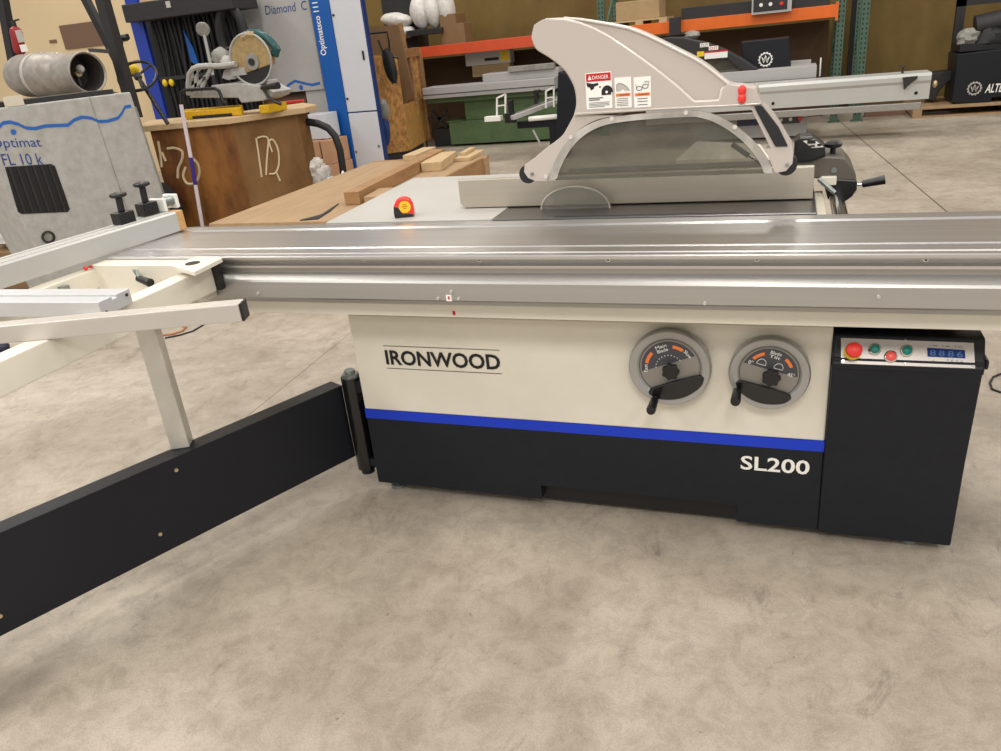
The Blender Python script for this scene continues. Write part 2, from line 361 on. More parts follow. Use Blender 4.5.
# fixed worktops
pf = PZ(493, 219, T); pb = PZ(513, 205, T); XP = -.845
wa, wb = PZ(320, 224, T), PZ(375, 195.5, T)
w = MB(); w.prism([(wa.x+.01, 2.236, T), (XP-.004, 2.236, T), (XP-.004, 3.02, T), (wb.x, 3.02, T)], (0, 0, -.03), 'table_cream'); w.box(wa.x+.06, XP-.02, 2.27, 2.98, .82, .9, 'cream_dull')
w.build('extension_table', saw, bevel=.002, label='cream extension table')
s_ = MB(); s_.box(XP, .085, 2.228, 3.0, .892, T, 'steel_plate'); s_.box(-.6, -.1, 2.224, 2.228, .9, T-.002, 'ink'); s_.box(XL+.1, .06, 2.25, 2.95, .70, .89, 'dark_metal'); s_.build('saw_table', saw, bevel=.0015, label='grey steel saw table')
q0, q1 = PZ(553, 217.6, T), PZ(736, 214.6, T)
MB().box(q0.x, q1.x, 2.245, 2.251, T-.002, T+.0006, 'ink').build('blade_slot', saw)
# rip fence
fy = 2.392
f = MB(); fx0, fx1 = PY(459, 192, fy).x, PY(813.5, 186, fy).x
f.prism([(fx0, fy, T+.018), (fx0+.012, fy, T+.003), (fx1, fy, T+.003), (fx1, fy, 1.024), (fx0, fy, 1.024)], (0, .028, 0), 'fence_alu')
f.box(fx0+.06, fx1-.01, fy+.028, fy+.075, T+.003, 1.0, 'fence_alu'); f.box(fx0+.42, fx1-.05, fy+.03, fy+.06, 1.0, 1.018, 'chrome')
tr_ = MB(); a_, b_ = PY(569, 170, 2.44), PY(771, 161.5, 2.44); tr_.box(a_.x, b_.x, 2.436, 2.448, (a_.z+b_.z)/2-.006, (a_.z+b_.z)/2+.004, 'aluminium'); zz1 = (a_.z+b_.z)/2
for k in range(4): tr_.box(a_.x+.05+(b_.x-a_.x-.12)*k/3, a_.x+.07+(b_.x-a_.x-.12)*k/3, 2.438, 2.446, .99, zz1, 'fence_alu')
fence = f.build('rip_fence', saw, bevel=.002)
tr_.build('top_rail', fence, label='thin bright rail on top of the fence')
# clear disc arc behind the blade slot
c0 = PZ(577, 207, T); rr = abs(PZ(612, 206, T).x-PZ(545, 207, T).x)/2
arc = [(c0.x+rr*math.cos(t), 2.352, T+.068*math.sin(t)) for t in [math.pi*k/24 for k in range(25)]]
a_ = MB(); a_.prism([(x, y, z) for x, y, z in arc], (0, .004, 0), 'clear_disc'); a_.tube([(x, y-.001, z) for x, y, z in arc], .0028, 'clear_edge', 6)
a_.build('clear_blade_cover', saw, label='low clear arch-shaped plastic cover')
# rip fence carriage (right)
hy = 2.62
h = MB(); pts = [(778, 166), (826, 152), (838, 155), (849, 162), (856, 175), (857, 189), (852, 196), (846, 201), (834, 203), (779, 200)]
hd = MB(); ppoly(hd, smooth_loop([(786, 168), (790, 158), (838, 157), (848, 162), (855, 172), (856.5, 181), (820, 179), (810, 178), (786, 178)], sharp=50), hy-.06, .2, 'grey_plastic')
ppoly(hd, [(822, 178), (857, 180), (857, 190), (852, 197), (845, 202), (828, 200)], hy-.06, .2, 'black_plastic')
hous = hd.build('fence_carriage', saw, bevel=.006, label='dark grey and black carriage at the right end of the rip fence')
rd = MB(); ppoly(rd, [(794, 158), (794.5, 140), (800, 137), (812, 136.5), (825, 146), (826, 156), (811, 162), (797, 163)], hy-.07, .09, 'black_plastic')
ro = rd.build('digital_readout', hous, bevel=.006, label='black digital readout housing')
a, b_, c, d = PY(803, 141, hy-.0706), PY(814, 139.5, hy-.0706), PY(824, 147, hy-.0706), PY(812, 148, hy-.0706)
MB().prism([a, b_, c, d], (0, .002, 0), 'label_white').box(a.x+.012, a.x+.035, hy-.074, hy-.07, c.z+.012, c.z+.022, 'ink').box(a.x+.040, a.x+.052, hy-.073, hy-.07, c.z+.004, c.z+.010, 'ink').box(a.x+.02, a.x+.034, hy-.073, hy-.07, c.z+.002, c.z+.007, 'ink').build('readout_label', ro, label='white label with black marks')
q = PY(833, 150, hy); kn = MB(); kn.cyl((q.x, hy, q.z-.02), (q.x, hy, q.z+.008), .008, 'black_plastic'); kn.lathe([(.01, 0), (.024, .004), (.026, .014), (.018, .02)], (q.x, hy, q.z+.006), (0, 0, 1), 'black_plastic', 14); kn.build('clamp_knob', hous)
q = PY(834, 170, hy-.062); MB().cyl((q.x, hy-.06, q.z), (q.x, hy-.068, q.z), .008, 'zinc').build('bolt', hous)
a, b_ = PY(857, 184.5, hy-.02), PY(862, 184, hy-.02); c = PY(885, 179.5, hy-.02)
MB().cyl(a, b_, .005, 'chrome').cyl(b_, c, .011, 'black_plastic', r1=.014).build('crank_handle', hous)
cw = PY(828.5, 181, hy-.08); MB().box(cw.x-.02, cw.x+.022, hy-.085, hy-.06, cw.z-.012, cw.z+.012, 'cream').build('bracket', hous, bevel=.002)
gr = MB(); gr.cyl((.150, 2.225, .900), (.150, 3.0, .905), .021, 'chrome', n=24); gr.build('guide_rod', saw)
gr = MB(); gr.box(.088, .112, 2.222, 2.60, .885, .912, 'cream_dull'); gr.build('rod_support', saw, bevel=.003)
a, b_ = PY(819, 179, hy-.1), PY(826, 192, 2.5); MB().cyl(a, (.142, 2.5, .925), .007, 'zinc').build('eccentric_lever', hous)

# guard
gy = 2.20; gd = .10
def zf(z): return z
hood_px = [(531.5, 36), (534, 25), (543, 19.5), (552, 18), (564, 18.3), (580, 19.5), (596, 22), (612, 24.8), (628, 28), (644, 34), (660, 41.6), (676, 49.5), (692, 57.5), (702, 63.5), (711, 70), (728.6, 84), (742, 86), (754, 88), (758, 84.7), (757.5, 93), (763, 105), (740, 106.5), (692, 109), (660, 110.5), (628, 112.3), (573.5, 116), (576, 105), (575.3, 93), (573, 85), (569, 77), (564, 70), (557.5, 64), (548, 57), (537, 50), (533, 43)]
inner_px = [(552, 20), (580, 21.5), (600, 25), (626, 30.5), (657, 44), (688, 59.5), (706, 71.5), (723, 88), (720, 100.5), (694, 102), (690, 99), (672, 83.5), (644, 62), (609, 38), (580, 25)]
g = MB(); ppoly(g, smooth_loop(hood_px), gy+.012, gd-.012, 'guard_plastic', 'guard_edge')
# raised outer shell in front: nose + lower flank; ring around the recess
low_px = [(531.5, 36), (534, 25), (543, 19.5), (552, 18.8), (580, 24), (609, 37), (644, 61), (672, 82.5), (690, 98.5), (694, 102), (720, 101), (723, 88), (728.6, 84.5), (742, 86.5), (754, 88.4), (757.5, 93), (762, 104.3), (740, 106.2), (692, 108.6), (660, 110), (628, 112), (574, 115.6), (577, 105), (576.3, 93), (574, 85), (570, 77), (565, 70), (558, 63.5), (548.5, 56.5), (537.5, 49.5), (533.3, 42.5)]
ppoly(g, smooth_loop(low_px), gy, .02, 'guard_plastic', 'guard_edge')
hood = g.build('guard_hood', saw, bevel=.006, seg=3, label='big light grey shark-fin shaped blade guard')
ed = MB(); ed.tube([PY(x, y, gy+.004) for x, y in [(546, 20), (564, 20), (580, 23.5), (595, 29.5), (609, 37), (627, 49), (644, 61), (658, 71.5), (672, 82.5), (683, 92), (691, 99.5), (695, 102.3), (708, 101.8), (718, 101), (720.5, 98), (722, 90), (724, 87.5)]], .0045, 'guard_edge', 8)
ed.tube([PY(x, y, gy+.01) for x, y in [(564, 18.3), (580, 19.5), (596, 22), (612, 24.8), (628, 28), (644, 34), (660, 41.6), (676, 49.5), (692, 57.5), (702, 63.5), (711, 70), (728.6, 84)]], .004, 'guard_edge', 8)
ed.tube([PY(x, y, gy+.001) for x, y in [(575, 113.5), (628, 110.5), (692, 107), (740, 104.8), (760, 103.6)]], .002, 'guard_edge', 6)
ed.build('moulded_ridge', hood)
q = PY(742, 94.5, gy-.004); MB().blob((q.x, gy-.003, q.z+.010), .0105, .007, .013, 'red_plastic').blob((q.x, gy-.003, q.z-.010), .0105, .007, .013, 'red_plastic').box(q.x-.008, q.x+.008, gy-.006, gy+.001, q.z-.012, q.z+.012, 'red_plastic').build('red_latch', hood, bevel=.001, label='translucent red plastic latch')
def sticker(cx, cy, w, hh, head, hm):
    x0, x1, z0, z1 = ext(cx, cy, w, hh, gy); m_ = MB(); y = gy-.0012
    m_.box(x0, x1, y, gy, z0, z1, 'label_grey' if False else 'label_white'); W = x1-x0; H = z1-z0
    return m_, x0, x1, z0, z1, W, H, y-.0006
m_, x0, x1, z0, z1, W, H, y = sticker(599, 90.5, 26, 36.5, 0, 0)
m_.box(x0+.002, x1-.002, y, y+.001, z1-H*.24, z1-.002, 'ink_red'); m_.text('DANGER', (x0+W*.27, y-.0003, z1-H*.18), (1, 0, 0), (0, 0, 1), W*.62, H*.10, 'label_white')
m_.prism([(x0+W*.1, y-.0003, z1-H*.19), (x0+W*.24, y-.0003, z1-H*.19), (x0+W*.17, y-.0003, z1-H*.06)], (0, .001, 0), 'label_white')
m_.prism([(x0+W*a, y, z0+H*b) for a, b in ((.03, .74), (.3, .70), (.47, .72), (.5, .66), (.34, .62), (.3, .56), (.2, .52), (.16, .6), (.06, .63))], (0, .0008, 0), 'ink')
m_.box(x0+W*.52, x0+W*.58, y, y+.001, z0+H*.58, z0+H*.62, 'ink')
m_.prism([(x0+W*.82+W*.22*math.cos(a), y, z0+H*.44+W*.25*math.sin(a)) for a in [math.pi*k/14 for k in range(15)]]+[(x0+W*.60, y, z0+H*.37), (x0+W*.97, y, z0+H*.37)][0:0], (0, .0008, 0), 'ink')
m_.box(x0+W*.60, x0+W*.97, y, y+.001, z0+H*.37, z0+H*.44, 'ink'); m_.cyl((x0+W*.8, y-.0005, z0+H*.45), (x0+W*.8, y, z0+H*.45), W*.05, 'label_white', n=10)
for k, (b, ww) in enumerate(((.29, .55), (.24, .42), (.17, .8), (.13, .78), (.09, .8), (.05, .6))): m_.box(x0+W*.1, x0+W*(.1+ww), y, y+.001, z0+H*b, z0+H*b+H*(.025 if k < 2 else .012), 'ink')
m_.build('danger_label', hood, label='white DANGER label with red header')
m_, x0, x1, z0, z1, W, H, y = sticker(623.2, 92.5, 16.5, 30.5, 0, 0)
m_.box(x0+W*.06, x1-W*.06, y, y+.001, z0+H*.38, z0+H*.48, 'ink_orange'); m_.text('WARNING', (x0+W*.25, y-.0003, z0+H*.405), (1, 0, 0), (0, 0, 1), W*.6, H*.05, 'ink')
m_.prism([(x0+W*a, y, z0+H*b) for a, b in ((.12, .55), (.12, .78), (.25, .82), (.5, .78), (.75, .68), (.9, .55), (.6, .56), (.5, .62), (.35, .56))], (0, .0008, 0), 'label_grey')
m_.tube([(x0+W*a, y, z0+H*b) for a, b in ((.12, .55), (.12, .78), (.25, .82), (.5, .78), (.75, .68), (.9, .55))], .0006, 'ink', 4)
for b in (.3, .24, .18, .12, .07): m_.box(x0+W*.1, x0+W*.8, y, y+.001, z0+H*b, z0+H*b+H*.014, 'ink')
m_.build('warning_label', hood, label='small white warning label picturing a guard')
m_, x0, x1, z0, z1, W, H, y = sticker(642.5, 92, 17, 30.5, 0, 0)
m_.box(x0+W*.06, x1-W*.06, y, y+.001, z0+H*.38, z0+H*.48, 'ink_orange'); m_.text('WARNING', (x0+W*.25, y-.0003, z0+H*.405), (1, 0, 0), (0, 0, 1), W*.6, H*.05, 'ink')
for cxx in (.32, .68):
    m_.tube([(x0+W*(cxx+.17*math.cos(a)), y, z0+H*(.66+.5*(cxx-.5)*.3+.07*math.sin(a))) for a in [2*math.pi*k/12 for k in range(12)]], .0008, 'ink', 4, closed=True)
m_.tube([(x0+W*.15, y, z0+H*.66), (x0+W*.12, y, z0+H*.78)], .0006, 'ink', 4); m_.tube([(x0+W*.85, y, z0+H*.70), (x0+W*.9, y, z0+H*.84), (x0+W*.6, y, z0+H*.83)], .0007, 'ink', 4)
for b in (.28, .19, .08): m_.box(x0+W*.2, x0+W*.8, y, y+.001, z0+H*b, z0+H*b+H*.02, 'ink')
m_.build('eyewear_label', hood, label='small white warning label picturing safety glasses')
# lower frame with roller feet
lf = MB()
ppoly(lf, smooth_loop([(574, 115), (567, 128), (560.7, 137), (545, 149), (533, 159), (524.5, 165), (524, 172), (528, 178), (536, 181), (547, 181), (552, 168), (560, 153), (571, 138), (583, 127), (600, 119), (620, 116), (600, 115)]), gy+.01, gd-.02, 'guard_plastic', 'guard_edge')
lf.build('guard_side_frame', saw, bevel=.003); lf = MB()
ppoly(lf, smooth_loop([(738, 106.8), (750, 106.3), (771, 148.6), (765.5, 149), (775, 173), (786, 171), (792.5, 163.5), (793, 149), (786, 136), (779, 124), (771, 113), (763, 104.8)]), gy+.01, gd-.02, 'guard_plastic', 'guard_edge')
lfo = lf.build('guard_side_frame', saw, bevel=.003)
arcpx = [(548, 180.5), (551, 170), (556, 158.5), (563, 146.5), (572, 136), (583, 127.5), (598, 120.5), (617, 116.5), (650, 113), (692, 110.5), (706, 112), (718, 116), (731, 123), (745, 133), (757, 144.5), (765, 155), (770, 164), (773, 173)]
fr = MB()
arcpx = [(p.x, p.y) for p in [Vector(arcpx[0])]]+[q for q in smooth_loop(arcpx, 3, 60)[1:-3]]+[arcpx[-1]]
inn = [PY(x, y, gy+.006) for x, y in arcpx]; cc = PY(661, 190, gy+.006)
outp = [cc+(p-cc)*1.0 for p in inn]; innp = [cc+(p-cc)*.925 for p in inn]
innp[0] = Vector((outp[0].x+.02, gy+.006, outp[0].z)); innp[-1] = Vector((outp[-1].x-.02, gy+.006, outp[-1].z))
for k in range(len(inn)-1): fr.prism([outp[k], outp[k+1], innp[k+1], innp[k]], (0, .008, 0), 'clear_edge')
for px, py in ((612, 118.5), (686, 112.5), (735, 127), (571, 137), (546, 176)):
    q = PY(px, py, gy+.003); fr.cyl(q, q+Vector((0, -.004, 0)), .006, 'guard_edge', n=12)
shf = fr.build('shield_frame', saw, label='pale arched frame of the clear shield')
sh = MB(); shp = [PY(x, y, gy+.012) for x, y in arcpx]; sh.prism(shp, (0, .003, 0), 'clear_shield'); sh.build('clear_shield', shf, label='dusty transparent plastic shield')
for (px, py) in ((531, 173), (786, 164)):
    q = PY(px, py, gy+.05); MB().cyl((q.x+(-.002 if px < 600 else .001), gy+.025, q.z+.001), (q.x+(-.002 if px < 600 else .001), gy+.075, q.z+.001), .027, 'rubber', n=28).build('roller', saw)
    q = PY(px+1, py+1, gy+.008); MB().cyl((q.x, gy+.012, q.z), (q.x, gy+.004, q.z), .005, 'zinc', n=10).build('roller_pin', saw)
gp = MB(); ppoly(gp, [(754, 106.6), (762.3, 106), (770, 116), (778.5, 127), (788, 146.6), (775.5, 147), (763, 124)], gy+.004, .02, 'rubber'); gp.build('hand_grip', lfo, bevel=.003, label='black rubber grip strip')
a, b_, c = PY(732, 144, gy+.03), PY(749, 156, gy+.03), PY(763, 166, gy+.03)
MB().cyl(a, b_, .007, 'zinc').cyl(b_, c, .003, 'chrome').build('dust_nozzle', saw)

# handwheels
def handwheel(cx, cy, tilt, txt, sub, ang, kx):
    yp = YC-.05; cpt = PY(cx, cy, yp); Rr = .118; e = PY(cx+42.5, cy, yp).x-cpt.x
    Rr = e*1.0
    def P(r, a, y): return Vector((cpt.x+r*math.cos(a), y, cpt.z+r*math.sin(a)))
    hw = MB(); hw.lathe([(Rr*.6, .05), (Rr*.9, .045), (Rr*.99, .03), (Rr, .012), (Rr*.985, .004), (Rr*.955, 0), (Rr*.80, .002), (Rr*.77, .004), (Rr*.735, .010), (Rr*.72, .0115), (.001, .0115)], (cpt.x, yp, cpt.z), (0, 1, 0), 'brushed_ring', 64, mats=['brushed_ring']*8+['dial_dark', 'dial_face', 'dial_face'])
    hw.cyl((cpt.x, yp+.045, cpt.z), (cpt.x, YC, cpt.z), .03, 'dark_metal')
    o = hw.build('handwheel', saw); ta = R(tilt); fyy = yp+.0105
    d = MB(); rs = Rr*.68; off = Rr*.02
    arcp = [P(rs, ta+R(9)+R(162)*k/28, fyy) for k in range(29)]
    d.prism(arcp, (0, -.001, 0), 'dial_dark'); 
    xd = Vector((math.cos(ta), 0, math.sin(ta))); ud = Vector((-math.sin(ta), 0, math.cos(ta)))
    for a0, a1 in ((118, 150), (35, 62)):
        pp = [P(rs*(.88-.02*0), ta+R(a0+(a1-a0)*k/8), fyy-.0012) for k in range(9)]+[P(rs*(.76), ta+R(a1-(a1-a0)*k/8), fyy-.0012) for k in range(9)]
        d.prism(pp, (0, -.0005, 0), 'ink_orange')
    base = Vector((cpt.x, fyy-.0012, cpt.z))
    l1, l2 = txt.split()
    d.text(l1, base+ud*rs*.80-xd*rs*.2, xd, ud, rs*.4, rs*.12, 'label_white'); d.text(l2, base+ud*rs*.64-xd*rs*.2, xd, ud, rs*.4, rs*.12, 'label_white')
    s1, s2 = sub
    aa = ta+R(162); x1_ = Vector((math.sin(aa), 0, -math.cos(aa))); u1 = Vector((math.cos(aa), 0, math.sin(aa)))
    if s1 == 'Fast':
        d.text(s1, base+u1*rs*.78-x1_*rs*.17, x1_, u1, rs*.3, rs*.13, 'label_white')
        aa = ta+R(20); x2 = Vector((math.sin(aa), 0, -math.cos(aa))); u2 = Vector((math.cos(aa), 0, math.sin(aa)))
        d.text(s2, base+u2*rs*.78-x2*rs*.17, x2, u2, rs*.34, rs*.13, 'label_white')
        for k in range(11):
            q = P(rs*.48, ta+R(20+14*k), fyy-.0012); d.box(q.x-.0012, q.x+.0012, q.y-.0005, q.y, q.z-.0012, q.z+.0012, 'label_white')
    else:
        d.text('0°', base-xd*rs*.84+ud*rs*.17, xd, ud, rs*.17, rs*.16, 'label_white'); d.text('45°', base+xd*rs*.62+ud*rs*.1, xd, ud, rs*.26, rs*.16, 'label_white')
        for sx in (-.38, .25):
            loop = [base+xd*rs*(sx+.17*math.cos(a)*(1 if math.sin(a) > 0 else .9))+ud*rs*(.28+.22*max(math.sin(a), -.05)) for a in [2*math.pi*k/16 for k in range(16)]]
            d.tube(loop, .0008, 'label_white', 4, closed=True)
    d.build('scale_plate', o, label='dark scale plate lettered '+txt)
    pk = MB(); shp_ = smooth_loop([(-.62, -.33), (-.3, -.31), (.3, -.31), (.62, -.33), (.72, -.43), (.58, -.62), (.28, -.75), (0, -.79), (-.28, -.75), (-.58, -.62), (-.72, -.43)], 4, 80)
    pts = [Vector((cpt.x, fyy-.001, cpt.z))+xd*Rr*a_+ud*Rr*(b_-.04) for a_, b_ in shp_]
    pk.prism(pts, (0, -.012, 0), 'black_gloss'); pk.build('recess_cover', o, bevel=.004, label='glossy black half-moon cover')
    kn = MB(); kb = base+Vector((.0, 0, .0)); kn.cyl(kb, kb+Vector((0, -.02, 0)), .011, 'black_plastic', n=16)
    kc = kb+Vector((.006, -.014, -.002)); n = 7
    star = [kc+Vector((.0225*math.cos(2*math.pi*k/28)*(1+.12*math.cos(n*2*math.pi*k/28)), 0, .0225*math.sin(2*math.pi*k/28)*(1+.12*math.cos(n*2*math.pi*k/28)))) for k in range(28)]
    kn.prism(star, (0, -.016, 0), 'black_plastic'); kn.build('lock_knob', o, bevel=.002)
    hb = P(Rr*.88, ang, yp+.004); hn = MB()
    hn.cyl(hb, hb+Vector((0, -.016, 0)), .006, 'chrome'); hn.lathe([(.007, .012), (.0115, .018), (.0125, .05), (.0135, .078), (.012, .086), (.004, .088)], hb, (0, -1, 0), 'black_plastic', 16)
    hn.build('spinning_handle', o)
    return o
handwheel(669, 369, 20, 'Main Blade', ('Fast', 'Slow'), R(-113), 0)
handwheel(769, 375, -15, 'Blade Tilt', ('0', '45'), R(-150), 1)

# control cabinet
cx0, cx1 = XR+.001, .484
cc_ = MB()
cc_.prism([(cx0, YC-.004, .03), (cx0, YC+.7, .03), (cx0, YC+.7, .6), (cx0, YC-.0345, .6), (cx0, YC-.0355, .575), (cx0, YC-.012, .3)], (cx1-cx0, 0, 0), 'black_paint')
ctrl = cc_.build('control_cabinet', saw, bevel=.006, seg=3, label='black control cabinet on the right')
hp = [(YC+.10, .652), (YC+.012, .652), (YC+.001, .650), (YC-.038, .584), (YC-.0375, .572), (YC-.036, .566), (YC+.1, .566)]
cn = MB().prism([(cx0, y, z) for y, z in hp], (cx1-cx0+.002, 0, 0), 'black_paint')
cn.box(cx1+.004, cx1+.014, YC-.02, YC+.03, .575, .6, 'black_plastic')
cons = cn.build('control_head', ctrl, bevel=.005, seg=3)
fa, fb = Vector((0, YC-.038, .584)), Vector((0, YC+.005, .658)); ud = (fb-fa).normalized(); nn = Vector((1, 0, 0)).cross(ud)
def CP(px, py, off=0.):      # point of the sloping panel under a pixel
    d = ray(px, py); t_ = (fa-EYE).dot(nn)/d.dot(nn); return EYE+d*t_+nn*off
if nn.y > 0: nn = -nn
fc = MB(); fc.prism([CP(841, 338), CP(973.5, 343), CP(975, 368.5), CP(841, 363.5)], nn*.002, 'plate')
for px, py in ((843, 340), (905, 340.5), (971.5, 345), (973, 366), (905, 364), (843, 361)): fc.cyl(CP(px, py, .002), CP(px, py, .0032), .0025, 'chrome', n=10)
fp = fc.build('control_panel', ctrl, label='brushed silver control panel')
ds = MB(); A, B, D = CP(928, 357), CP(965, 357.2), CP(928, 348)
ds.prism([CP(927, 347.8, .0022), CP(964.5, 350.2, .0022), CP(965.2, 358.5, .0022), CP(927.5, 356.8, .0022)], nn*.001, 'lcd_blue')
ex = (CP(964.5, 354.5)-CP(927.3, 352.5)).normalized()
for k in range(4): ds.text('8' if k < 3 else '6', CP(929.5+9*k, 355.6+.5*k, .0034), ex, ud, .013, .014, 'lcd_seg', thick=.0004)
ds.build('numeric_display', fp, label='blue four digit display')
mk = MB()
for k in range(3):
    a = CP(930+12.5*k, 345.6+.6*k, .0026); mk.cyl(a, a+nn*.0004, .0013, 'ink', n=8); mk.prism([a+ex*.006+ud*.0006, a+ex*.016+ud*.0006, a+ex*.016-ud*.001, a+ex*.006-ud*.001], nn*.0004, 'dial_dark')
for k, (px, py) in enumerate(((933, 361.3), (947.5, 360.3), (952, 360.8), (957, 361.2), (961.5, 361.5))):
    a = CP(px, py, .0026); mk.tube([a+ex*.002*math.cos(q)+ud*.0025*math.sin(q) for q in [2*math.pi*i/8 for i in range(8)]], .0004, 'ink_blue' if k else 'ink', 4, closed=True)
for px, py in ((889.5, 344.3), (922, 345.5)):
    a = CP(px, py, .0026); mk.tube([a+ex*.004*math.cos(q)+ud*.004*math.sin(q) for q in [2*math.pi*i/12 for i in range(12)]], .0005, 'label_grey', 4, closed=True)
mk.build('panel_symbols', fp)
def button(px, py, r, m, parent):
    b = CP(px, py, .002); o = MB().lathe([(r*1.28, 0), (r*1.28, .005), (r*1.1, .007), (r, .0075), (r*.97, .012), (r*.8, .0135), (.0005, .0137)], b, nn, m, 28, mats=['chrome', 'chrome', 'chrome', m, m, m, m]); return o.build('push_button', parent, label={'teal_button': 'round teal push button', 'coral_button': 'round red push button'}[m])
button(874.5, 349.6, .0118, 'teal_button', fp); button(906.5, 351, .0118, 'teal_button', fp); button(890.5, 356.8, .0122, 'coral_button', fp)
b = CP(852.5, 352, .002)
e_ = MB().lathe([(.0215, 0), (.0215, .004), (.0155, .006), (.012, .008), (.0115, .030), (.018, .033), (.0200, .038), (.0185, .046), (.012, .050), (.0005, .051)], b, nn, 'red_plastic', 32, mats=['yellow_plastic']*3+['black_plastic', 'red_plastic']+['red_plastic']*5)
e_.build('emergency_stop', fp, label='red mushroom emergency stop button on a yellow ring')

# swing arm
A1, A2 = PZ(0, 533, .402), PZ(339, 386.5, .402); ad = (A1-A2); ad.z = 0; ad.normalize(); an = Vector((ad.y, -ad.x, 0)); an = an if an.x < 0 else -an
A0 = Vector((A2.x, A2.y, 0))-ad*.012; L_ = 2.3
at_, ab_ = .402, .122
sa = MB(); p = A0+ad*.0
sa.prism([p+Vector((0, 0, ab_)), p+an*.066+Vector((0, 0, ab_)), p+an*.066+Vector((0, 0, at_)), p+Vector((0, 0, at_))], ad*L_, 'powder_black')
arm = sa.build('swing_arm', saw, bevel=.002, label='long black box-section swing arm near the floor')
hq = PZ(350.5, 377, .43); hcx, hcy = hq.x, hq.y
hg = MB(); hg.box(hcx-.01, XL+.0, hcy+.02, hcy+.04, ab_, at_-.01, 'black_paint'); hg.cyl((hcx, hcy, ab_-.045), (hcx, hcy, at_+.03), .034, 'black_gloss', n=32); hg.cyl((hcx, hcy, at_+.03), (hcx, hcy, at_+.042), .03, 'zinc', n=6, smooth=False).cyl((hcx, hcy, at_+.042), (hcx, hcy, at_+.055), .018, 'zinc')
hg.box(hcx, hcx+.06, hcy-.02, hcy+.03, at_-.02, at_+.02, 'black_paint').box(hcx, hcx+.06, hcy-.02, hcy+.03, ab_-.03, ab_+.0, 'black_paint')
hg.cyl((hcx, hcy, ab_-.066), (hcx, hcy, ab_-.04), .024, 'black_paint')
hg.build('hinge_pin', arm, label='glossy black hinge barrel with a steel nut on top')
for px, py in ((176, 470), (160, 534), (0, 616), (62, 560) if False else (440, -999)):
    if py < 0: continue
    d = ray(px, py); n3 = an; t_ = (A0-EYE).dot(n3)/d.dot(n3); q = EYE+d*t_
    MB().cyl(q, q-an*.004, .0055, 'brass', n=12).build('rivet', arm)
# support post on the arm
pb_ = PZ(181, 447, at_); 
pm = MB(); dd = .0275; ca, sa_ = math.cos(R(28)), math.sin(R(28))
px_, py_ = -1.692, 1.615
pm.prism([(px_+ca*a*dd-sa_*b*dd, py_+sa_*a*dd+ca*b*dd, at_) for a, b in ((-1, -1), (1, -1), (1, 1), (-1, 1))], (0, 0, .84-at_), 'leg_tube')
pm.build('support_post', saw, bevel=.003, label='silver square post standing on the black arm')
# outrigger frame
ZA = .91
fa_ = MB(); fa_.box(-1.63, -1.575, .75, 1.80, ZA-.075, ZA, 'cream')
fra = fa_.build('outrigger_frame_arm', saw, bevel=.003)
MB().box(-1.632, -1.560, 1.795, 1.822, ZA-.075, ZA+.004, 'black_plastic').build('end_cap', fra, bevel=.003, label='black end cap')
fb_ = MB(); fb_.box(-2.045, -1.99, .9, 1.80, ZA-.06, ZA, 'cream'); fb_.build('outrigger_frame_arm', saw, bevel=.003)
fc_ = MB(); fc_.box(-2.0, -1.60, 1.765, 1.823, ZA-.1, T-.008, 'cream'); fc_.box(-2.0, -1.63, 1.705, 1.765, ZA-.1, ZA-.09, 'cream')
frc = fc_.build('outrigger_cross_member', saw, bevel=.002)
MB().box(-1.99, -1.965, 1.62, 1.64, ZA-.10, ZA-.01, 'zinc').build('zinc_bracket', saw)
pv = MB(); pv.prism([PZ(172, 266, .935), PZ(194, 272, .935), PZ(222, 258, .935), PZ(196, 256, .935)], (0, 0, -.012), 'cream'); pvo = pv.build('pivot_plate', saw, bevel=.001)
q = PZ(192.5, 263, .936); MB().cyl((q.x, q.y, .9345), (q.x, q.y, .9362), .021, 'ink', n=20).build('pivot_hole', pvo)
q = PY(146, 276, 1.762); lv = MB(); lv.tube([(q.x-.035, 1.764, q.z+.002), (q.x-.022, 1.745, q.z+.022), (q.x-.002, 1.735, q.z+.024), (q.x+.004, 1.73, q.z+.008)], .0045, 'zinc', 8); lv.tube([(q.x-.03, 1.764, q.z), (q.x+.0, 1.74, q.z)], .005, 'zinc', 8)
lv.cyl((q.x-.004, 1.735, q.z+.001), (q.x+.052, 1.72, q.z-.008), .010, 'black_plastic', r1=.013); lv.build('clamp_lever', saw, label='black handled clamp lever')
# crosscut fence
fd = (cfb-cfa); fd.z = 0; fd.normalize(); fn = Vector((fd.y, -fd.x, 0))
if fn.x > 0: fn = -fn
Ztop = 1.0; c0 = cfa-fd*.005
cf = MB(); W_ = .085
prof = [(0, .934), (0, Ztop-.006), (.005, Ztop), (.022, Ztop), (.024, Ztop-.004), (.034, Ztop-.004), (.036, Ztop), (.052, Ztop), (.054, Ztop-.008), (.064, Ztop-.008), (.066, Ztop), (W_, Ztop), (W_, .934)]
cf.prism([Vector((c0.x, c0.y, 0))+fn*a+Vector((0, 0, b)) for a, b in prof], fd*1.3, 'fence_face')
cfo = cf.build('crosscut_fence', saw, label='long silver crosscut fence with a ruler scale')
sc = MB(); bs = Vector((c0.x, c0.y, Ztop+.0004))
sc.prism([bs+fn*.007, bs+fn*.021, bs+fn*.021+fd*1.3, bs+fn*.007+fd*1.3], (0, 0, .0005), 'label_grey')
for k in range(125):
    a = bs+fn*.008+fd*(.02+.01*k)+Vector((0, 0, .0006)); ln = .006 if k % 5 == 0 else .003; sc.prism([a, a+fn*ln, a+fn*ln+fd*.0014, a+fd*.0014], (0, 0, .0002), 'dial_dark')
sc.build('ruler_scale', cfo)
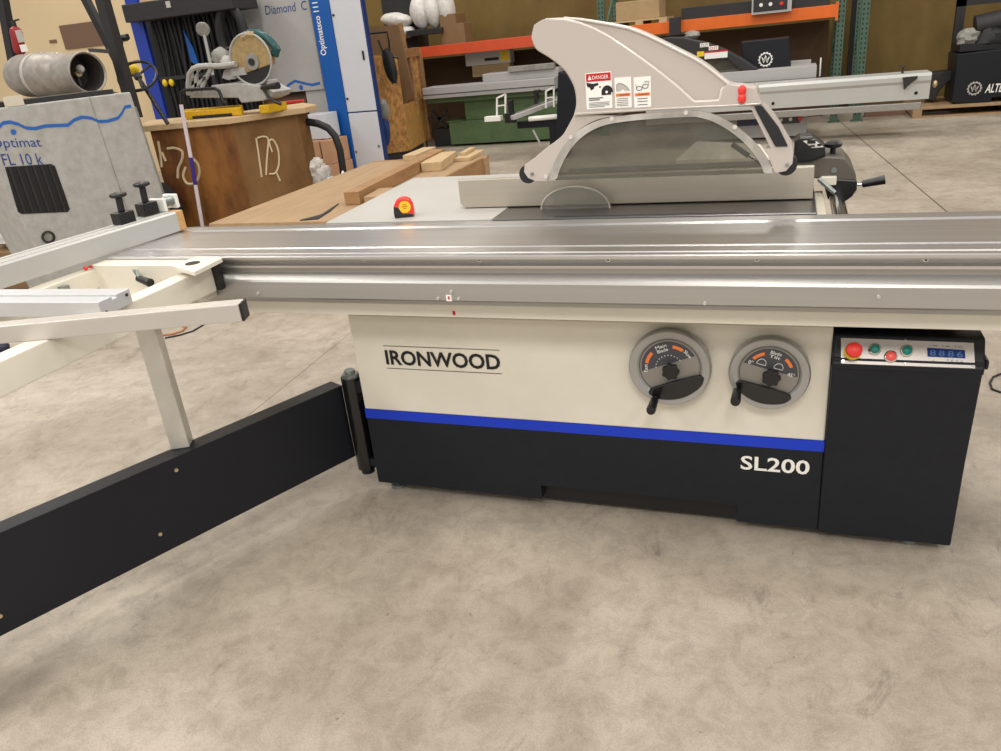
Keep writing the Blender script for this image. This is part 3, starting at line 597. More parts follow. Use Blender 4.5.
ek = MB(); e0 = Vector((c0.x, c0.y, 0)); ek.prism([e0+Vector((0, 0, .934)), e0+fn*.05+Vector((0, 0, .934)), e0+fn*.05+Vector((0, 0, Ztop)), e0+Vector((0, 0, Ztop))], -fd*.03, 'cork'); ek.build('wooden_end_block', cfo, bevel=.003, label='chewed wooden end block')
for (px, py, s) in ((125, 221, 1.), (149, 213, 1.15)):
    q = PZ(px, py+2, Ztop); kb = MB(); m2 = Matrix.Translation((q.x, q.y, Ztop)) @ Matrix.Rotation(math.atan2(fd.y, fd.x), 4, 'Z')
    kb.box(-.03, .03, -.022, .022, 0, .038*s, 'black_plastic', m2); kb.cyl(m2 @ Vector((0, 0, .038*s)), m2 @ Vector((-.004, 0, .085*s)), .011, 'black_plastic'); kb.lathe([(.012, 0), (.027, .004), (.027, .014), (.012, .018)], m2 @ Vector((-.004, 0, .082*s)), (0, 0, 1), 'black_plastic', 12)
    kb.build('flip_stop', cfo, bevel=.003, label='black flip stop with a knob')
wb_ = MB(); q = PZ(160, 212, Ztop); m2 = Matrix.Translation((q.x, q.y, Ztop)) @ Matrix.Rotation(math.atan2(fd.y, fd.x), 4, 'Z')
wb_.box(-.012, .0, -.04, .03, 0, .045, 'label_white', m2).box(-.075, -.06, -.04, .02, 0, .048, 'label_white', m2).cyl(m2 @ Vector((-.06, 0, .028)), m2 @ Vector((-.01, 0, .028)), .018, 'zinc'); wb_.build('fence_end_bracket', cfo, bevel=.003)
q = PZ(85, 266, T-.005); MB().blob((q.x, q.y, .918), .008, .007, .006, 'red_plastic').blob((q.x+.01, q.y+.01, .92), .006, .006, .005, 'ink_red').build('red_fastener', saw)
# grey slotted profile
a, b_ = PZ(98, 302.5, .95), PZ(129, 288.3, .95); c, d = PZ(0, 302.5, .95), PZ(0, 290, .95)
ldir = (c-a).normalized(); Lp = .62; wv = (b_-a); 
pp = [a, a+wv*.06+Vector((0, 0, .0)), a+wv*.42, a+wv*.42-Vector((0, 0, .008)), a+wv*.56-Vector((0, 0, .008)), a+wv*.56, b_, b_-Vector((0, 0, .039)), a-Vector((0, 0, .039))]
po = MB().prism(pp, ldir*Lp, 'profile_grey').build('slotted_profile', saw, bevel=.0015, label='grey aluminium T-slot profile across the frame')
e_ = MB(); 
for f1 in (.14, .86): q = a+wv*f1-Vector((0, 0, .012 if f1 > .5 else .03)); e_.cyl(q, q-ldir*.003, .004, 'dark_metal', n=10)
e_.build('profile_screws', po)

# loose square tube resting on the outrigger frame
tz = .952; a, b_ = PZ(0, 326.6, tz), PZ(238, 304.3, tz); c = PZ(245.3, 296.4, tz)
td = (b_-a); td.z = 0; td.normalize(); tn = Vector((-td.y, td.x, 0)); wd = .042
tb = thing('square_tube', 'square aluminium tube with black end cap lying across the white outrigger frame', 'metal tube', (a.x, a.y, ZA))
t_ = MB(); st = a-td*.5; t_.prism([st, st+tn*wd, st+tn*wd-Vector((0, 0, .0415)), st-Vector((0, 0, .0415))], td*((b_-a).length+.5), 'square_tube'); t_.build('tube', tb, bevel=.002)
e0 = st+td*((b_-a).length+.5); MB().prism([e0, e0+tn*wd, e0+tn*wd-Vector((0, 0, .0415)), e0-Vector((0, 0, .0415))], td*.006, 'black_plastic').build('end_cap', tb, bevel=.002, label='black plastic end cap')

# tape measure
q = PZ(405, 216.3, T+.0005); tm = thing('tape_measure', 'red and black tape measure standing on the cream extension table', 'tape measure', (q.x, q.y, T+.0005), (0, 0, R(20)))
tmm = MB(); sc_ = .030
body = [(-1, 0), (-1.08, .5), (-1., 1.35), (-.7, 1.85), (-.2, 2.1), (.35, 2.1), (.8, 1.85), (1.05, 1.3), (1.1, .6), (1.05, 0)]
mw = root_mx(tm)
tmm.prism([mw @ Vector((x*sc_, -.018, z*sc_)) for x, z in body], (mw.to_3x3() @ Vector((0, .036, 0))), 'red_plastic'); tmm.build('body', tm, bevel=.004, label='red body')
t2 = MB(); t2.prism([mw @ Vector((x*sc_, -.0195, z*sc_)) for x, z in ((-1.04, 0), (-1.1, .5), (-1.02, 1.3), (-.5, 1.1), (-.2, .45), (.9, .35), (1.06, 0))], mw.to_3x3() @ Vector((0, .039, 0)), 'black_plastic'); t2.build('rubber_grip', tm, bevel=.002, label='black rubber lower casing')
t3 = MB(); cq = mw @ Vector((.2*sc_, -.0195, 1.15*sc_)); t3.cyl(cq, cq+mw.to_3x3() @ Vector((0, -.0012, 0)), .0195, 'yellow_plastic', n=24)
xw = mw.to_3x3() @ Vector((1, 0, 0)); cq2 = cq+mw.to_3x3() @ Vector((0, -.0014, 0))
for dz, ww in ((.006, .012), (0, .018), (-.006, .01)): t3.prism([cq2-xw*ww/2+Vector((0, 0, dz)), cq2+xw*ww/2+Vector((0, 0, dz)), cq2+xw*ww/2+Vector((0, 0, dz+.002)), cq2-xw*ww/2+Vector((0, 0, dz+.002))], mw.to_3x3() @ Vector((0, -.0005, 0)), 'ink_red')
t3.build('round_badge', tm, label='yellow round badge')

# cords on the floor
def cord(pts, r, m, label, g=None):
    P3 = [PZ(x, y, r) for x, y in pts]; o = lone(MB().tube(P3, r, m, 8), 'power_cord', label, 'cord', (P3[0].x, P3[0].y, 0)); return o
cord([(150, 318), (163, 324), (178, 324.5), (186, 327), (182, 331), (172, 334), (162, 335)], .006, 'cable_orange', 'orange cord looped on the floor behind the silver post')
cord([(165, 338), (180, 335), (193, 331), (203, 325), (211, 318), (222, 306)], .005, 'rubber', 'black cord on the floor beside the orange loop')
cord([(1012, 392), (1000, 392), (992, 389), (990, 383), (993, 377), (1000, 374), (1012, 372)], .004, 'rubber', 'dark wire loop on the floor right of the black control cabinet')

q = PZ(2, 347, .03); lone(MB().blob((q.x, q.y, .03), .05, .04, .03, 'dark_navy', jit=.1), 'navy_cloth', 'small dark navy lump on the floor at the left edge under the white frame', 'cloth', (q.x, q.y, 0))
# ------------------------------------------------------------------ BACKGROUND LEFT
# grey dust extractor cabinet, its front turned towards the aisle
OT = PZ(130, 92, 1.328); ou = (OT-PZ(0, 108, 1.328)); ou.z = 0; ou.normalize(); on = Vector((-ou.y, ou.x, 0))      # ou runs left to right, on into the cabinet
def PO(px, py, off=0.): d = ray(px, py); t_ = (OT-on*off-EYE).dot(on)/d.dot(on); return EYE+d*t_
opt = thing('dust_extractor', 'worn grey dust extractor cabinet lettered Optimat FL 10 k with a dark vent', 'machine', (OT.x-ou.x*.7, OT.y-ou.y*.7, 0))
def down(p, q): dd_ = (q-p).normalized(); return p+dd_*(p.z/-dd_.z)
TR = PO(130.5, 92); BR = down(PO(131, 108), PO(162, 197)); BR = Vector((BR.x, BR.y, 0))
Lq, Lq2 = PO(3, 185), PO(35, 247); sl = (Lq2-Lq).normalized(); LB = Lq+sl*(Lq.z/-sl.z); TLf = Lq-sl*((TR.z-Lq.z)/-sl.z)
o_ = MB(); o_.prism([LB, BR, TR, TLf], on*.55, 'worn_grey'); body = o_.build('body', opt, bevel=.008)
sd = MB(); e1 = TR+on*.03+Vector((0, 0, -.1)); e2 = BR+on*.03+Vector((0, 0, .05)); sd.prism([e1, e2, e2+on*.42, e1+on*.42], ou*.03, 'dirty_grey'); sd.build('side_panel', opt, bevel=.004)
vt = MB(); vt.prism([PO(x, y, .003) for x, y in [(5, 167), (51, 164), (55, 166), (70, 209), (68, 212), (22, 214), (18, 212)]], on*.002, 'black_plastic')
for k in range(6):
    a, b_ = (9+8*k, 167-.4*k), (25+8*k, 213-.3*k); vt.bar(PO(*a, .006), PO(*b_, .006), .006, .012, 'dark_metal', upv=ou)
vt.build('vent_grille', opt, label='dark slatted ventilation opening')
def ribbon(mb, P3, nrm, m, dz):
    for k in range(len(P3)-1): mb.prism([P3[k]-Vector((0, 0, dz/2)), P3[k+1]-Vector((0, 0, dz/2)), P3[k+1]+Vector((0, 0, dz/2)), P3[k]+Vector((0, 0, dz/2))], nrm*.0015, m)
wv_ = MB(); ribbon(wv_, [PO(x, y, .001) for x, y in [(-10, 128), (-2, 128), (3, 123), (10, 122), (18, 124), (26, 128), (35, 128.5), (45, 126), (57, 125.5), (68, 125), (74, 120), (82, 117), (91, 118), (99, 121.5), (108, 121), (118, 118), (122, 113), (125, 107), (131, 106)]], -on, 'logo_blue', .021)
q = PO(13.5, 132, .002); wv_.cyl(q, q-on*.001, .017, 'logo_blue', n=16); wv_.build('wave_stripe', opt, label='blue wavy stripe')
tv = (PO(0, 140)-PO(4, 152)).normalized()
q = PO(-7, 151, .002); wv_ = MB(); wv_.text('Optimat', q, (PO(43, 149.5, .002)-q), tv, (PO(43, 149.5)-PO(-7, 151)).length, .078, 'ink_blue'); wv_.build('name_lettering', opt, label='Optimat lettering')
q = PO(4, 165.5, .002); wv_ = MB(); wv_.text('FL 10 k', q, (PO(44, 164.5, .002)-q), tv, (PO(44, 165)-PO(4, 165.5)).length, .072, 'ink_blue'); wv_.build('model_lettering', opt, label='FL 10 k lettering')
sm2 = MB(); sm2.bar(PO(89, 96, .001), PO(128, 212, .001), .004, .002, 'dirty_grey', upv=-on); sm2.build('door_seam', opt)
q = PO(48, 237, .002); MB().lathe([(.042, 0), (.042, .012), (.03, .014), (.028, .004), (.0005, .004)], q, -on, 'dirty_grey', 20, mats=['dark_metal']*3+['dirty_grey']*2).build('round_fitting', opt)
fl = MB(); a_ = TLf+on*.08; b_ = TR-ou*.08+on*.08; fl.prism([up_(a_, TR.z+.001), up_(b_, TR.z+.001), up_(b_+on*.4, TR.z+.001), up_(a_+on*.4, TR.z+.001)], (0, 0, .03), 'dark_metal')
q = PO(14, 98); fl.prism([up_(q-ou*.05, TR.z), up_(q+ou*.05, TR.z), up_(q+ou*.05+on*.05, TR.z), up_(q-ou*.05+on*.05, TR.z)], (0, 0, .06), 'cream_dull'); fl.build('top_tray', opt)
# forklift behind
fk = thing('forklift', 'dark forklift behind the grey cabinet with a silver gas tank and steering wheel', 'forklift', (-6.1, 6.2, 0))
fyk = 5.5
bd = MB(); bx0, bx1 = PY(8, 100, fyk).x-.2, PY(126, 95, 6.0).x
bd.prism([(bx0, fyk, .15), (bx1, fyk, .15), (bx1, fyk, 1.2), (bx1-.05, fyk, 1.31), (bx0, fyk, 1.31)], (0, .5, 0), 'dark_metal'); bd.build('body', fk, bevel=.04)
tk = MB(); ta_, tb_ = PY(25, 76, 5.65), PY(102, 71, 5.65); ax = (tb_-ta_).normalized(); Lk = (tb_-ta_).length; rk = .178
tb2 = tb_-ta_
tk.lathe([(.02, -.16), (.09, -.14), (.15, -.08), (.173, 0), (rk, .03), (rk, Lk*.33), (rk+.006, Lk*.34), (rk+.006, Lk*.42), (rk, Lk*.43), (rk, Lk*.62), (.165, Lk*.70), (.15, Lk*.74), (.158, Lk*.75), (.158, Lk+.06), (.166, Lk+.075), (.160, Lk+.08), (.148, Lk+.07), (.148, Lk*.8), (.10, Lk*.78), (.001, Lk*.77)], ta_, ax+Vector((0, -.22, 0)), 'tank_metal', 36, mats=['tank_metal']*16+['lining']*4)
tank = tk.build('gas_tank', fk, label='silver grey gas tank lying on its side')
ax2 = (ax+Vector((0, -.22, 0))).normalized(); v = MB(); q = ta_+ax2*(Lk*.78); v.cyl(q, q+ax2*.14, .03, 'brass', n=14).cyl(q+ax2*.1, q+ax2*.11+Vector((0, 0, -.1)), .02, 'dark_metal').blob(q+ax2*.16+Vector((.01, 0, .03)), .04, .03, .035, 'label_grey'); v.build('valve', tank)
q = ta_+ax2*(Lk*.28); lb_ = MB(); lb_.lathe([(rk+.002, 0), (rk+.003, .001), (rk+.003, .11), (rk+.002, .111)], q, ax2, 'label_grey', 36)
lb_.build('strap', tank)
def post(p0, p1, w, y): a = PY(*p0, y); b = PY(*p1, y); return MB().bar(a, b, w, w, 'dark_metal', upv=(0, 1, 0)).build('guard_post', fk)
post((-1, -20), (17, 78), .075, 5.9)
post((83, -6), (120, 66), .062, 6.35); post((101, -6), (136, 118), .085, 5.7)
a, b_ = PY(90, 50, 6.2), PY(118, 52, 5.8); MB().bar(a, b_, .03, .03, 'dark_metal').build('cross_bar', fk)
cw = PY(137.5, 76, 5.95); sw = MB(); nrm = Vector((.35, -.62, .7)).normalized(); u = nrm.orthogonal().normalized(); w2 = nrm.cross(u); rw = .165
ring = [cw+(u*math.cos(2*math.pi*k/28)+w2*math.sin(2*math.pi*k/28))*rw*(1.0) for k in range(28)]; sw.tube(ring, .014, 'black_plastic', 8, closed=True)
for k in range(3): t = 2*math.pi*k/3+.4; sw.cyl(cw, cw+(u*math.cos(t)+w2*math.sin(t))*rw, .011, 'black_plastic', n=8)
sw.lathe([(.035, -.02), (.035, .01), (.02, .02)], cw, nrm, 'black_plastic', 16); sw.build('steering_wheel', fk)
MB().cyl(cw, PY(168, 124, 5.95), .018, 'black_plastic', n=12).build('steering_column', fk)
yb_ = MB(); q = PY(133, 70, 6.1); yb_.blob(q, .07, .03, .05, 'yellow_plastic'); yb_.build('yellow_dash_cover', fk)
fe = MB(); a = PY(20, 52, 5.85); b_ = PY(15.5, 30, 5.85); fe.lathe([(.03, -.02), (.048, .0), (.052, .03), (.052, (b_-a).length-.02), (.045, (b_-a).length+.01), (.02, (b_-a).length+.03)], a, (b_-a), 'fire_red', 20); feo = fe.build('fire_extinguisher', fk, label='red fire extinguisher strapped to the rear post')
ev = MB(); t0 = b_+(b_-a).normalized()*.03; ev.cyl(t0, t0+Vector((0, 0, .04)), .018, 'dark_metal').bar(t0+Vector((-.03, 0, .04)), t0+Vector((.07, 0, .05)), .02, .012, 'dark_metal'); ev.build('valve_handle', feo)
ev = MB(); q = PY(19.5, 40, 5.77); ev.box(q.x-.01, q.x+.045, 5.76, 5.78, q.z-.02, q.z+.08, 'label_grey').box(q.x-.01, q.x+.05, 5.76, 5.78, q.z-.1, q.z-.04, 'label_white'); ev.build('instruction_label', feo)
post((117, 62), (119, 40), .05, 5.8)
sq = MB(); q = PY(124, 38, 6.0); sq.blob(q, .05, .05, .03, 'black_plastic').bar(PY(118, 38, 6), PY(128, 35, 6), .02, .02, 'black_plastic'); sq.build('mirror', fk)
for sx in (-.9, .7):
    MB().cyl((-6.1+sx*.6, 5.46, .24), (-6.1+sx*.6, 5.6, .24), .24, 'rubber', n=28).build('wheel', fk)
    MB().cyl((-6.1+sx*.6, 5.9, .24), (-6.1+sx*.6, 6.03, .24), .24, 'rubber', n=28).build('wheel', fk)
# board and fittings on the cream wall
wy = 9.9
x0, x1, z0, z1 = ext(84, 35, 43, 25, wy); lone(MB().box(x0, x1, wy-.025, wy-.001, z0, z1, 'board_brown'), 'notice_board', 'brown rectangular board mounted on the cream wall', 'board', (x0, wy-.013, z0), bevel=.004)
x0, x1, z0, z1 = ext(53.5, 41.3, 7, 3.2, wy); lone(MB().box(x0, x1, wy-.02, wy-.001, z0, z1, 'mdf'), 'wall_plate', 'tiny brown plate on the cream wall left of the board', 'plate', (x0, wy-.01, z0), bevel=.004)
# plastic wrapped bundle by the cabinet
pz = PZ(12, 252, .52); 
pal = MB(); q = PY(0, 250, 4.3); pal.box(q.x-.9, PY(27, 247, 4.3).x, 4.2, 4.9-.32, 0, PY(10, 247, 4.3).z-.01, 'mdf'); zpl = PY(10, 247, 4.3).z-.01
lone(pal, 'wooden_box', 'low brown wooden box at the left edge beside the grey cabinet', 'box', (q.x, 4.4, 0), bevel=.01)
q = PY(10, 232, 4.35); lone(MB().blob((q.x, 4.38, zpl+.085), .17, .14, .085, 'plastic_wrap', jit=.13, seg=22), 'wrapped_bundle', 'crumpled clear plastic wrap on the brown box at the left edge', 'bundle', (q.x, 4.38, zpl))
q = PY(-4, 205, 5.5); lone(MB().box(q.x-.6, PY(12, 205, 5.5).x, 5.5, 5.62, 0, PY(5, 165, 5.5).z, 'dark_green'), 'green_cabinet', 'dark green cabinet at the left edge behind the grey cabinet', 'cabinet', (q.x-.2, 5.55, 0), bevel=.01)

# ------------------------------------------------------------------ crate 170
ct = .93
c0_, c1_, c2_, c3_ = PZ(150, 131, ct), PZ(232, 123.5, ct), PZ(297, 114, ct), PZ(307, 111.5, ct)
for v_ in (c0_, c1_, c2_, c3_): v_.z = 0
crate = thing('plywood_crate', 'stained plywood crate with 170 written on it twice, carrying a mitre saw', 'crate', (c1_.x, c1_.y+.4, 0))
off = Vector((-.42, .62, 0))
cb = MB(); cb.prism([c0_, c1_, c1_+off, c0_+off], (0, 0, ct), 'wood_crate'); cb.build('left_panel', crate, bevel=.004, label='reddish brown stained panel')
cb = MB(); cb.prism([c1_, c2_, c3_, c3_+off*.85, c1_+off*.95], (0, 0, ct), 'wood_crate_dull'); cb.build('right_panel', crate, bevel=.004, label='dull olive brown panel')
d01 = (c1_-c0_).normalized(); d12 = (c2_-c1_).normalized(); n01 = Vector((d01.y, -d01.x, 0)); n12 = Vector((d12.y, -d12.x, 0))
tpz = ct+.055; sl_ = MB(); e = .07
sl_.prism([up_(c0_-d01*.12+n01*e, ct+.001), up_(c1_+n01*e, ct+.001), up_(c2_+n12*e+d12*.06, ct+.001), up_(c3_+Vector((.09, .05, 0)), ct+.001), up_(c3_+off*.8, ct+.001), up_(c1_+off, ct+.001), up_(c0_+off-d01*.1, ct+.001)], (0, 0, .054), 'wood_pale'); sl_.build('lid', crate, bevel=.006, label='pale pine lid')
def smooth_path(P, n=5):
    out = []
    for i in range(len(P)-1):
        p1, p2 = P[i], P[i+1]; p0 = P[i-1] if i else p1*2-p2; p3 = P[i+2] if i+2 < len(P) else p2*2-p1
        for k in range(n): t = k/n; out.append(((p1*2)+(p2-p0)*t+(p0*2-p1*5+p2*4-p3)*t*t+(p1*3-p0-p2*3+p3)*t*t*t)*.5)
    return out+[P[-1]]
def stroke(mb, base, d, n, pts, r):
    mb.tube([up_(base+d*a+n*.006, z) for a, z in pts], r, 'paint_mark', 6)
def cpl(px, py, base, n): d = ray(px, py); t_ = (base-EYE).dot(n)/d.dot(n); return EYE+d*t_+n*.004
mk = MB()
for pts in ([(158.5, 141), (160.5, 153), (162, 167)], [(162, 152), (166, 161)], [(167.5, 148.5), (175, 148), (182.5, 151.5), (182, 160), (178.5, 168), (178, 178)], [(186, 167), (183.5, 175), (186, 182), (191, 184), (197, 181), (199.5, 173), (198, 164), (193, 158.5)]):
    P3 = [cpl(x, y, c0_, n01) for x, y in pts]; mk.tube(smooth_path(P3), .013, 'paint_mark', 6)
mk.build('painted_number', crate, label='larger pale hand painted 170 on the left side'); mk = MB()
for pts in ([(256, 138), (259, 158), (261.5, 177)], [(257, 138), (263, 136.5), (268, 139), (267.5, 150), (266.5, 162), (266, 175)], [(269, 174), (275, 173), (278.5, 165), (278, 150), (273, 140), (269, 142), (272, 152)], [(276, 172), (280, 181)]):
    P3 = [cpl(x, y, c1_, n12) for x, y in pts]; mk.tube(smooth_path(P3), .009, 'paint_mark', 6)
mk.build('painted_number', crate, label='smaller pale hand painted 170 on the right side')
# white stick
pa, pb2, pc, pd = cpl(186.5, 106, c0_, n01), cpl(195.5, 156, c0_, n01), cpl(200, 183, c0_, n01), cpl(208, 243, c0_, n01)
sh_ = n01*.03+Vector((0, 0, 0))
dirv = (pc-pb2).normalized(); foot = pc+dirv*(pc.z/-dirv.z)
stick = thing('measuring_stick', 'long thin white stick with a dark blue band leaning against the plywood crate', 'stick', (foot.x, foot.y-.05, 0))
sm = MB(); off2 = n01*.085
def SP(p): return p+off2
sm.bar(SP(pa)+Vector((0, 0, .02)), SP(pb2), .034, .01, 'strap_white', upv=n01); sm.bar(SP(pb2), SP(pc), .03, .008, 'strap_white', upv=n01); sm.bar(SP(pc), up_(foot, .0)+off2, .034, .01, 'strap_white', upv=n01); sm.build('stick', stick, label='white stick')
MB().bar(SP(pb2), SP(pc), .036, .012, 'purple_blue', upv=n01).build('band', stick, label='dark blue band')

# mitre saw
msz = tpz+.001; my = c1_.y+.12
ms = thing('mitre_saw', 'dusty sliding mitre saw with teal handle and yellow feet on the plywood crate', 'mitre saw', (PY(235, 110, my).x, my+.1, msz))
def mp(px, py, dy=0.): return PY(px, py, my+dy)
b = MB(); 
for dy in (0, .28):
    x0 = mp(184, 112, dy).x; x1 = mp(240, 108, dy).x
    b.box(x0, x1, my+dy, my+dy+.05, msz, msz+.075, 'yellow_tool'); b.box(x0+.08, x1-.1, my+dy-.005, my+dy+.055, msz-.0, msz+.03, 'dark_metal')
x0, x1 = mp(258, 105).x, mp(268, 104).x; b.box(x0, x1, my, my+.3, msz, msz+.075, 'yellow_tool'); b.build('foot_frame', ms, bevel=.01, label='yellow foot frame')
b = MB(); z_ = msz+.076; ppoly(b, [(189, 98), (238, 98), (241, 103), (262, 101), (272, 97), (274, 92), (262, 86), (238, 83), (222, 84), (207, 90), (190, 92)], my+.02, .3, 'worn_grey'); b.box(mp(205, 92).x, mp(262, 88).x, my+.1, my+.28, mp(230, 92).z, mp(230, 84).z, 'light_grey'); b.build('base', ms, bevel=.01)
b = MB(); arch = [(189, 95), (188.5, 84), (189.5, 74), (193, 69), (199, 66.5), (208, 66), (220, 66), (236, 64)]
for dy in (.02, .22): b.tube([mp(x, y, dy) for x, y in arch], .026, 'worn_grey', 8)
for x, y, x2, y2 in ((190, 80, 200, 67), (190, 90, 206, 78), (197, 94, 196, 70), (206, 78, 212, 67), (200, 94, 206, 76)): b.bar(mp(x, y, .03), mp(x2, y2, .03), .03, .03, 'worn_grey', upv=(0, 1, 0))
b.build('slide_bracket', ms)
b = MB(); b.tube([mp(182, 104, -.05), mp(182, 92, -.05), mp(186, 90, -.05), mp(215, 88.5, -.05), mp(219, 91, -.05), mp(223, 101, -.05), mp(226, 103, -.05)], .016, 'black_plastic', 8); b.build('front_rail', ms)
b = MB(); ppoly(b, [(224, 70), (240, 66), (248, 68), (246, 76), (228, 80), (222, 78)], my+.08, .1, 'worn_grey'); b.blob(mp(221, 57, .12), .09, .08, .08, 'dirty_grey', jit=.12); b.blob(mp(228, 62, .1), .07, .07, .06, 'worn_grey', jit=.15); b.box(mp(228, 76).x, mp(243, 76).x, my+.05, my+.14, mp(235, 76).z, mp(235, 68).z, 'light_grey'); b.build('arm', ms)
bc = mp(250.5, 59.5, .06); rb_ = (mp(272, 59, .06).x-mp(231.5, 61, .06).x)/2
b = MB(); seg = [bc+Vector((rb_*math.cos(a), 0, rb_*math.sin(a))) for a in [R(-15)+R(230)*k/24 for k in range(25)]]; b.prism(seg, (0, .07, 0), 'dusty_gold'); b.tube([bc+Vector((rb_*math.cos(2*math.pi*k/32), 0, rb_*math.sin(2*math.pi*k/32))) for k in range(32)], .012, 'worn_grey', 6, closed=True)
b.build('blade_guard', ms, bevel=.006, label='dusty golden upper blade guard')
b = MB(); b.cyl(bc+Vector((0, .01, -.03)), bc+Vector((0, .015, -.03)), rb_*.93, 'dark_metal', n=40).cyl(bc+Vector((.02, -.015, -.02)), bc+Vector((.02, .03, -.02)), .07, 'dirty_grey', n=20).cyl(bc+Vector((.02, -.03, -.02)), bc+Vector((.02, -.01, -.02)), .03, 'dark_metal'); b.build('saw_blade', ms, label='round saw blade')
b = MB(); b.tube([mp(x, y, .1) for x, y in [(243, 36), (250, 33), (258, 33), (266, 37), (273, 44), (277, 50), (276, 54), (271, 53)]], [.03, .035, .035, .035, .036, .038, .034, .02], 'teal_dark', 10); b.tube([mp(x, y, .08) for x, y in [(243, 38), (249, 34.5), (255, 35)]], .034, 'dusty_gold', 8); b.build('handle', ms, label='dark teal handle')
b = MB(); a, c = mp(262, 88, 0), mp(278, 85.5, -.08); b.cyl(a, c, .02, 'black_plastic', r1=.03); b.tube([mp(264, 90), mp(268, 97), mp(275, 102), mp(281, 104)], .014, 'black_plastic', 8); b.build('mitre_lock', ms)
b = MB(); b.tube([mp(226, 50, .2), mp(231, 48, .18), mp(238, 52, .15), mp(237, 60, .15)], .02, 'black_plastic', 8); b.build('dust_port', ms)
# small things on the crate lid
q = PZ(283, 104, tpz); lone(MB().bar((q.x-.14, q.y, tpz+.012), (q.x+.2, q.y+.1, tpz+.012), .05, .022, 'red_plastic'), 'red_tool', 'small red tool lying on the crate lid right of the mitre saw', 'tool', (q.x, q.y, tpz), bevel=.004)

# ------------------------------------------------------------------ blue rack of black hoses behind
ry = 8.6
rk_ = thing('hose_rack', 'blue steel rack with a black top rail hung full of black hoses and belts', 'rack', (PY(180, 110, ry).x, ry+.2, 0))
b = MB(); x0, x1 = PY(140, 60, ry).x, PY(152, 60, ry).x; b.box(x0, x1+.0, ry, ry+.05, 0, 2.6, 'navy_blue'); b.build('blue_panel', rk_, bevel=.004)
b = MB(); a, c = PY(128, 14, ry-.12), PY(236, 2, ry-.12); b.box(a.x, c.x, ry-.2, ry+.3, a.z-.1, a.z+.10, 'dark_metal'); rl = b.build('top_rail', rk_, bevel=.01)
b = MB(); x1r = PY(240, 60, ry).x-.15; b.box(x1-.35, x1r, ry+.42, ry+.48, 0, 2.2, 'rubber'); b.build('back_board', rk_)
b = MB(); b.box(x1, x1r-.3, ry+.02, ry+.06, PY(185, 77, ry).z-.02, PY(185, 77, ry).z+.025, 'dark_metal'); b.build('lower_rail', rk_)
q = PY(168, 4, ry-.21); MB().box(q.x-.03, q.x+.03, ry-.215, ry-.2, q.z-.04, q.z+.03, 'label_grey').build('tag', rk_)
ztop = PY(180, 12, ry).z-.05
kinds = ['black rubber hose hanging on the rack', 'dark belt hanging on the rack']
hx0, hx1 = PY(157, 50, ry).x-.05, PY(226, 45, ry).x; hose0 = None
for k in range(26):
    x = hx0+(hx1-hx0)*k/25+random.uniform(-.02, .02); yy = ry+.1+.1*(k % 3)
    if hose0 is None:
        loop = [(0, 0, 0), (.01, 0, -.3), (.0, .01, -.7), (.02, .0, -1.1), (.04, 0, -1.25), (.07, 0, -1.1), (.07, .01, -.7), (.06, 0, -.3), (.05, 0, 0)]
        b = MB().tube([Vector(p) for p in loop], .022, 'rubber', 8); hose0 = b.build('hanging_hose', None); o = hose0
    else: o = hose0.copy(); C.objects.link(o)
    o.location = (x, yy, ztop); o.scale = (1, 1, .8+.35*random.random()); o.rotation_euler = (0, R(random.uniform(-3, 5)), R(random.uniform(0, 60)))
    tag(o, 'black hose hanging among the others from the black top rail of the blue rack', 'hose', 'black hoses on the blue rack')
b = MB(); b.prism([PY(183, 30, ry+.06), PY(191, 62, ry+.06), PY(199, 66, ry+.06), PY(193, 48, ry+.06)], (0, .02, 0), 'machine_blue'); lone(b, 'blue_strap', 'narrow bright blue strap hanging between the black hoses', 'strap', PY(190, 62, ry+.06))
b = MB(); q = PY(228, 16, ry-.05); 
for k in range(2): lone(MB().tube([q+Vector((k*.06+.17*math.cos(t), -.06*k, .33*math.sin(t)-.22)) for t in [2*math.pi*i/24 for i in range(24)]], .05, 'rubber', 10, closed=True), 'hose_coil', ('outer' if k else 'inner')+' of the two grey-black oval hose coils above the mitre saw', 'hose coil', q+Vector((k*.06, -.06*k, -.55)))
for k, px in enumerate((165, 171.5)): q = PY(px, 83-.4*k, ry); lone(MB().blob((q.x, ry, q.z), .036, .03, .045, 'yellow_plastic'), 'yellow_cap', ('left' if not k else 'right')+' of two round yellow caps on the lower rail of the blue rack', 'cap', (q.x, ry, q.z-.045))
lm = thing('work_lamp', 'grey round headed work lamp on a thin rod behind the mitre saw', 'lamp', (PY(213, 75, 8.2).x, 8.2, 0))
q = PY(203, 29, 8.2); MB().lathe([(.02, -.09), (.055, -.06), (.08, 0), (.075, .03), (.05, .035)], q, (.4, -.8, -.3), 'dirty_grey', 20).build('lamp_head', lm); MB().cyl(q, PY(213, 75, 8.2), .018, 'light_grey', n=10).cyl(PY(213, 75, 8.2), up_(PY(213, 75, 8.2), .0), .018, 'dark_metal', n=10).build('rod', lm)

